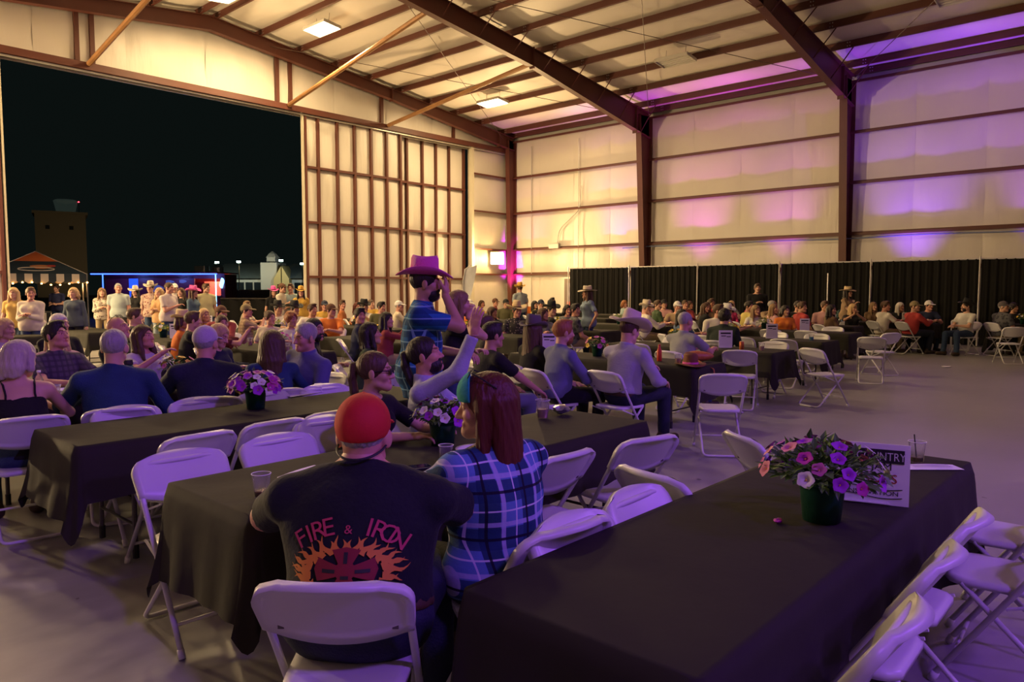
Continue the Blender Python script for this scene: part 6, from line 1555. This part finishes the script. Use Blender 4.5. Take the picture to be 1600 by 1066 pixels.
for (x, y, lab, cols, sd) in ((2.9, 6.72, 'pot of small pale flowers beside the teal bottle', ['white', 'pink', 'yellow'], 4), (1.55, 9.2, 'pot of yellow-green flowers at the left edge', YW, 5),
    (7.75, 5.55, 'leafy pot beside the wide cream hat', ['yellow', 'pink'], 6), (10.12, 5.75, 'bushy green pot beside the grey polo', YW, 7), (12.6, 6.1, 'yellow flower pot left of the second white sign', YW, 8), (15.3, 6.6, 'pale flower pot before the straw hat', ['white', 'yellow'], 9),
    (5.6, 9.6, 'pink flower pot behind the blue-violet shirt', ['pink', 'white', 'magenta'], 10), (7.9, 10.2, 'yellow flower pot behind the dark green dress', YW, 11), (7.9, 13.6, 'bright green pot left of the sliding door', YW, 12), (5.6, 13.5, 'lime green pot before the parked cars', YW, 13), (10.2, 10.4, 'yellow flower pot behind the curly hair', YW, 14), (12.7, 10.2, 'yellow pot before the sun hat', YW, 15), (15.3, 10.3, 'white flower pot behind the green card', ['white'], 16), (21.9, 2.9, 'green and white pot at the right edge table', YW, 17), (18.2, 7.0, 'yellow pot on the table of the straw hat', YW, 18), (10.2, 14.0, 'yellow pot in the rear rows', YW, 19)):
    pot(x, y, lab, .16, cols, 12, sd, LEAFY if sd not in (4, 6) else LEAFM, 130)
# ---- signs
def textobj(name, body, size, m, parent, loc, rx=PI/2, align='CENTER', sx=1.0, bold=0.0):
    v, f = text2d(body, size); mb = MB(); mb.add([(x*sx, y, 0) for x, y in v], f); o = mb.build(name, m, parent); o.location = loc; o.rotation_euler = (rx, 0, 0); return o
RED_I = mat('red_ink', (.35, .02, .03), .6); WHI = mat('white_ink', (.62, .6, .62), .6)
A = onz(1297, 782, TZ); B = onz(1413, 795, TZ); c = (A+B)/2; ang = math.atan2(B.y-A.y, B.x-A.x)
Wd = .34; Hh = .245
sg = empty('table_sign', (c.x-.02*math.cos(ang), c.y-.02*math.sin(ang), TZ+.006), ang, 'white sponsor sign standing behind the petunia pot', 'sign')
MB().box((0, .004, Hh/2), (Wd, .005, Hh)).build('sheet', PAPER, sg); MB().box((0, .03, .006), (Wd*.6, .08, .004)).build('foot', PAPER, sg)
MB().box((0, -.0002, Hh*.80), (Wd*.88, .003, Hh*.22)).build('headline_band', INK, sg)
textobj('headline', 'KEEP IT COUNTRY', .046, WHI, sg, (0, -.0024, Hh*.735), sx=.80); textobj('subhead', 'MUSIC JAM', .042, INK, sg, (0, -.0012, Hh*.575), sx=1.05); textobj('sponsor_word', 'SPONSORS', .052, RED_I, sg, (0, -.0012, Hh*.365), sx=1.0); textobj('footer_word', 'CONSERVATION', .026, INK, sg, (.02, -.0012, Hh*.16), sx=1.15)
for dz in (.125, .265): MB().grid(lambda u, v, dz=dz: ((u-.5)*Wd*.8+.01, -.0014, Hh*dz+.007*math.sin(u*2*PI)+.0035*v), 20, 1).build('wave_line', INK, sg)
def card(x, y, face, label, green=False):
    s = empty('table_card', (x, y, TZ+.008), R_(face), label, 'sign', 'white cards on the tables')
    MB().box((0, 0, .13), (.2, .005, .255)).build('sheet', PAPER, s); MB().box((0, .03, .004), (.16, .09, .006)).build('foot', PAPER, s)
    if green: MB().box((0, -.003, .14), (.12, .003, .13)).build('green_field', mat('green_ink', (.03, .25, .06), .6), s)
    else:
        MB().box((0, -.003, .215), (.15, .003, .022)).build('print_line', INK, s); MB().box((-.03, -.003, .175), (.07, .003, .012)).build('print_line', INK, s); MB().box((.045, -.003, .165), (.06, .003, .012)).build('print_line', INK, s)
for (x, y, lab, g) in ((5.6, 9.05, 'white card beside the pink flower pot', 0), (10.12, 4.95, 'white card beside the dark green jacket', 0), (12.6, 5.3, 'white card right of the yellow pot', 0), (15.3, 5.75, 'white card before the green plaid', 0), (7.75, 6.35, 'white card behind the wide cream hat', 0), (21.0, 5.3, 'white card before the rightmost drapes', 0), (12.7, 9.5, 'green card in the rows by the sun hat', 1), (5.6, 13.0, 'white card before the open door', 0), (7.9, 16.6, 'white card far back before the door leaves', 0), (18.2, 6.2, 'white card on the table of the straw hat', 0), (15.3, 9.6, 'white card in the rear rows by the drape', 0)):
    card(x, y, -48, lab, g)
# ---- cups, plates, papers, bottles
GLASS = mat('clear_cup', (.9, .9, .92), .08, trans=.92, ior=1.12, alpha=.55); DRINK = mat('brown_drink', (.12, .035, .012), .15, trans=.3); CLEARW = mat('pale_drink', (.5, .3, .28), .15, trans=.4)
def cup(x, y, label, k=1.0, fill=.3, drink=DRINK, straw=False, grp='clear plastic cups'):
    r = empty('plastic_cup', (x, y, TZ+.007), 0, label, 'cup', grp); h = .098*k
    MB().lathe([(.028*k, .001), (.037*k, h*.92), (.040*k, h), (.0375*k, h), (.035*k, h*.92), (.0265*k, .004)], 20, cap0=True, cap1=True).build('cup_wall', GLASS, r, smooth=True)
    MB().tube([(.039*k*math.cos(a), .039*k*math.sin(a), h) for a in np.linspace(0, 2*PI, 22)[:-1]], .0016, 5, closed=True).build('cup_lip', mat('cup_lip', (.75, .75, .78), .3), r)
    if fill > 0: MB().lathe([(.0262*k, .004), (.0262*k+.008*k*fill, h*fill)], 18).build('drink', drink, r)
    if straw: MB().tube([(.0, 0, .01), (-.012, .012, h*1.35)], .003, 6).build('straw', INK, r)
    return r
def at(px, py): return onz(px, py, TZ)
q = at(409, 779); cup(q.x, q.y, 'clear cup with brown drink on the red cap table', 1.0, .28)
q = at(697, 727); cup(q.x, q.y, 'clear cup of pink drink beside the phone', .95, .35, CLEARW)
q = at(848, 655); cup(q.x, q.y, 'tall clear cup right of the auburn hair', 1.25, .5, CLEARW)
q = at(1432, 724); cup(q.x, q.y, 'clear cup with black straw on the sponsor table paper', 1.05, .25, mat('olive_drink', (.12, .09, .02), .2), True)
for (x, y, lab) in ((1.6, 6.55, 'clear cup before the bare-shouldered blonde'), (1.85, 6.5, 'second clear cup beside the white takeaway box'), (3.35, 6.6, 'clear cup before the denim jacket'), (7.6, 4.3, 'clear cup before the orange bag'), (10.0, 4.35, 'pale cup right of the orange can'), (12.55, 4.6, 'blue cup on the drooping-corner table'), (5.5, 9.2, 'small cup beside the white card'), (5.7, 10.6, 'cup far left table end'), (21.1, 5.0, 'cup by the rightmost white card'), (22.0, 2.6, 'cup on the right edge table'), (7.9, 9.4, 'cup behind the green dress'), (7.8, 9.0, 'red cup behind the dark-haired guest'), (10.2, 9.6, 'green tumbler before the sundress')):
    cup(x, y, lab, 1.15, .55, mat('blue_drink', (.05, .2, .4), .3) if 'blue' in lab else mat('red_drink', (.5, .03, .03), .3) if 'red cup' in lab else mat('green_drink', (.02, .2, .08), .3) if 'green' in lab else CLEARW)
def sheet(x, y, w_, h_, rz, label, m=PAPER, z=TZ+.008, th=.0015, lines=0):
    r = empty('paper_sheet', (x, y, z), R_(rz), label, 'paper', 'papers on the tables')
    def fn(u, v): return ((u-.5)*w_, (v-.5)*h_, th+.004*math.sin(PI*u)*v)
    mb = MB(); mb.grid(fn, 6, 4); mb.grid(lambda u, v: (fn(1-u, v)[0], fn(1-u, v)[1], fn(1-u, v)[2]-th), 6, 4); mb.build('page', m, r)
    for i in range(lines): MB().box((.0, h_*(.30-.16*i), th+.005), (w_*.7, h_*.03, .0006)).build('written_line', mat('faint_ink', (.35, .3, .38), .7), r)
    return r
q = at(476, 741); sheet(q.x, q.y, .26, .10, 18, 'white paper beside the red cap')
q = at(1455, 733); sheet(q.x, q.y, .26, .10, -48, 'handwritten white paper right of the sponsor sign', lines=4)
q = at(462, 618); sheet(q.x+.05, q.y, .34, .16, 10, 'white papers right of the violet petunias')
q = at(497, 612); bx_ = MB().box((0, 0, .025), (.07, .22, .05), bev=.004).build('paper_box', PAPER); bx_.location = (q.x, q.y, TZ+.008); bx_.rotation_euler = (0, 0, R_(-35)); tag(bx_, 'thin white box right of the papers on the left table', 'box')
q = at(745, 707); pl = empty('paper_plate', (q.x, q.y, TZ+.008), 0, 'white paper plate beside the violet plaid shoulder', 'plate'); MB().lathe([(.075, .002), (.095, .010), (.115, .013), (.115, .015), (.094, .013), (.07, .004), (.0, .004)], 26, cap1=False).build('plate_dish', PAPER, pl, smooth=True)
q = at(650, 735); ph = empty('smartphone', (q.x, q.y, TZ+.008), R_(-20), 'black smartphone lying on the red cap table', 'phone'); MB().box((0, 0, .005), (.15, .075, .009), bev=.003).build('case', mat('phone_case', (.03, .03, .035), .3), ph); MB().box((0, 0, .0102), (.138, .066, .0012)).build('screen', mat('phone_screen', (.02, .022, .03), .06), ph)
def crumple(name, x, y, label, m, R=.05, seed=1, z=TZ+.008, flat=.6, cat='napkin'):
    rnd = random.Random(seed); bm = bmesh.new(); bmesh.ops.create_icosphere(bm, subdivisions=2, radius=R)
    for v in bm.verts: k = rnd.uniform(.7, 1.2); v.co = Vector((v.co.x*k*1.3, v.co.y*k, v.co.z*k*flat))
    mn = min(v.co.z for v in bm.verts)
    for v in bm.verts: v.co.z -= mn
    me = bpy.data.meshes.new(name); bm.to_mesh(me); bm.free(); o = meshobj(name, me, m); o.location = (x, y, z); tag(o, label, cat); return o
q = at(876, 650); crumple('foil_wrapper', q.x, q.y, 'crumpled purple-lit wrapper right of the auburn hair', CHROME, .055, 2)
q = at(1216, 820); crumple('fallen_petal', q.x, q.y, 'fallen magenta petunia left of the pot', PET['magenta'], .016, 3, flat=.5, cat='flower')
q = at(1300, 772); o = crumple('foil_tag', q.x-.06, q.y-.10, 'silver foil leaf hanging on the petunia pot rim', CHROME, .028, 5, TZ+.15, .5, 'foil')
# row behind: takeaway box, bottles
tk = empty('takeaway_box', (2.02, 6.62, TZ+.008), R_(18), 'open white takeaway box before the denim shirt', 'food box'); MB().box((0, 0, .005), (.26, .22, .01)).build('base', PAPER, tk)
for (x, y, sx, sy) in ((-.125, 0, .01, .22), (.125, 0, .01, .22), (0, -.105, .26, .01), (0, .105, .26, .01)): MB().box((x, y, .03), (sx, sy, .055)).build('box_wall', PAPER, tk)
def bottle(x, y, label, m, capm, h=.20, r_=.032, cat='bottle'):
    r = empty('bottle', (x, y, TZ+.007), 0, label, cat, 'bottles on the tables'); MB().lathe([(r_*.9, 0), (r_, .01), (r_, h*.62), (r_*.45, h*.84), (r_*.42, h*.93)], 16).build('bottle_body', m, r, smooth=True); MB().lathe([(r_*.5, h*.92), (r_*.5, h)], 12).build('bottle_cap', capm, r)
    if m is GLASS: MB().lathe([(r_*1.02, h*.25), (r_*1.02, h*.48)], 16, cap0=False, cap1=False).build('bottle_label', mat('pale_label', (.5, .5, .55), .6), r)
bottle(1.85, 6.88, 'clear water bottle before the grey plaid', GLASS, PAPER); bottle(3.02, 6.46, 'clear water bottle left of the teal flask', GLASS, PAPER)
fl = empty('drink_flask', (2.38, 6.45, TZ+.007), 0, 'tall teal flask between the denim and navy shirts', 'flask'); MB().lathe([(.038, 0), (.042, .01), (.042, .22), (.036, .235)], 20).build('flask_body', mat('teal_flask', (.0, .10, .13), .3, metal=.3), fl, smooth=True); MB().lathe([(.038, .235), (.04, .245), (.036, .275)], 18).build('flask_lid', INK, fl)
bottle(7.9, 9.2, 'white bottle behind the empty middle chair', mat('white_bottle', (.6, .6, .62), .4), CHROME, .24, .035); bottle(7.72, 4.62, 'red sauce bottle behind the brown felt hat', mat('red_bottle', (.5, .04, .015), .35), mat('red_cap2', (.45, .03, .02), .4), .2, .03)
bottle(12.7, 9.9, 'dark bottle beside the green card', mat('dark_bottle', (.03, .03, .05), .3), CHROME); bottle(15.3, 13.0, 'bottle in the rear rows by the drape', GLASS, PAPER)
cn = empty('drink_can', (9.95, 4.62, TZ+.007), 0, 'orange drink can on the second aisle table', 'can'); MB().lathe([(.026, 0), (.033, .008), (.033, .11), (.027, .12)], 18).build('can_body', mat('orange_can', (.45, .12, .03), .35, metal=.3), cn, smooth=True); MB().lathe([(.027, .12), (.024, .122)], 16).build('can_lid', CHROME, cn)
# brown felt hat and orange bag on the hat table
q = Vector((7.52, 4.10, 0)); h = empty('felt_hat', (q.x, q.y, TZ+.012), R_(-40), 'brown felt hat with tan brim lying on the table end', 'hat'); me = cowboy_mesh(.17, .20, .012, .12)
for p_ in me.polygons: p_.use_smooth = True
meshobj('hat_shell', me, mat('brown_felt', (.16, .055, .02), .8), h, loc=(0, 0, .012)); meshobj('hat_band', HM('band'), BELT, h, loc=(0, 0, .012))
bg_ = empty('handbag', (7.95, 4.22, TZ+.008), R_(-35), 'orange leather bag beside the brown felt hat', 'bag'); bm = bmesh.new(); bmesh.ops.create_uvsphere(bm, u_segments=18, v_segments=10, radius=1)
for v in bm.verts: v.co = Vector((v.co.x*.19, v.co.y*.08, .065+v.co.z*.065*(1-.25*v.co.x)))
me = bpy.data.meshes.new('bag_body'); bm.to_mesh(me); bm.free(); meshobj('bag_body', me, mat('orange_leather', (.42, .14, .03), .5, bump=(18, .3)), bg_, smooth=True); MB().tube([(-.16, 0, .10), (-.08, -.12, .03), (.0, -.36, -.05), (.02, -.42, -.28), (.05, -.43, -.3)], .008, 6).build('strap', MATS['orange_leather'], bg_)
# small white litter on the open floor
o = crumple('paper_scrap', onz(1478, 574, 0).x, onz(1478, 574, 0).y, 'white paper scrap lying on the open floor', PAPER, .09, 8, .001, .15, 'litter')
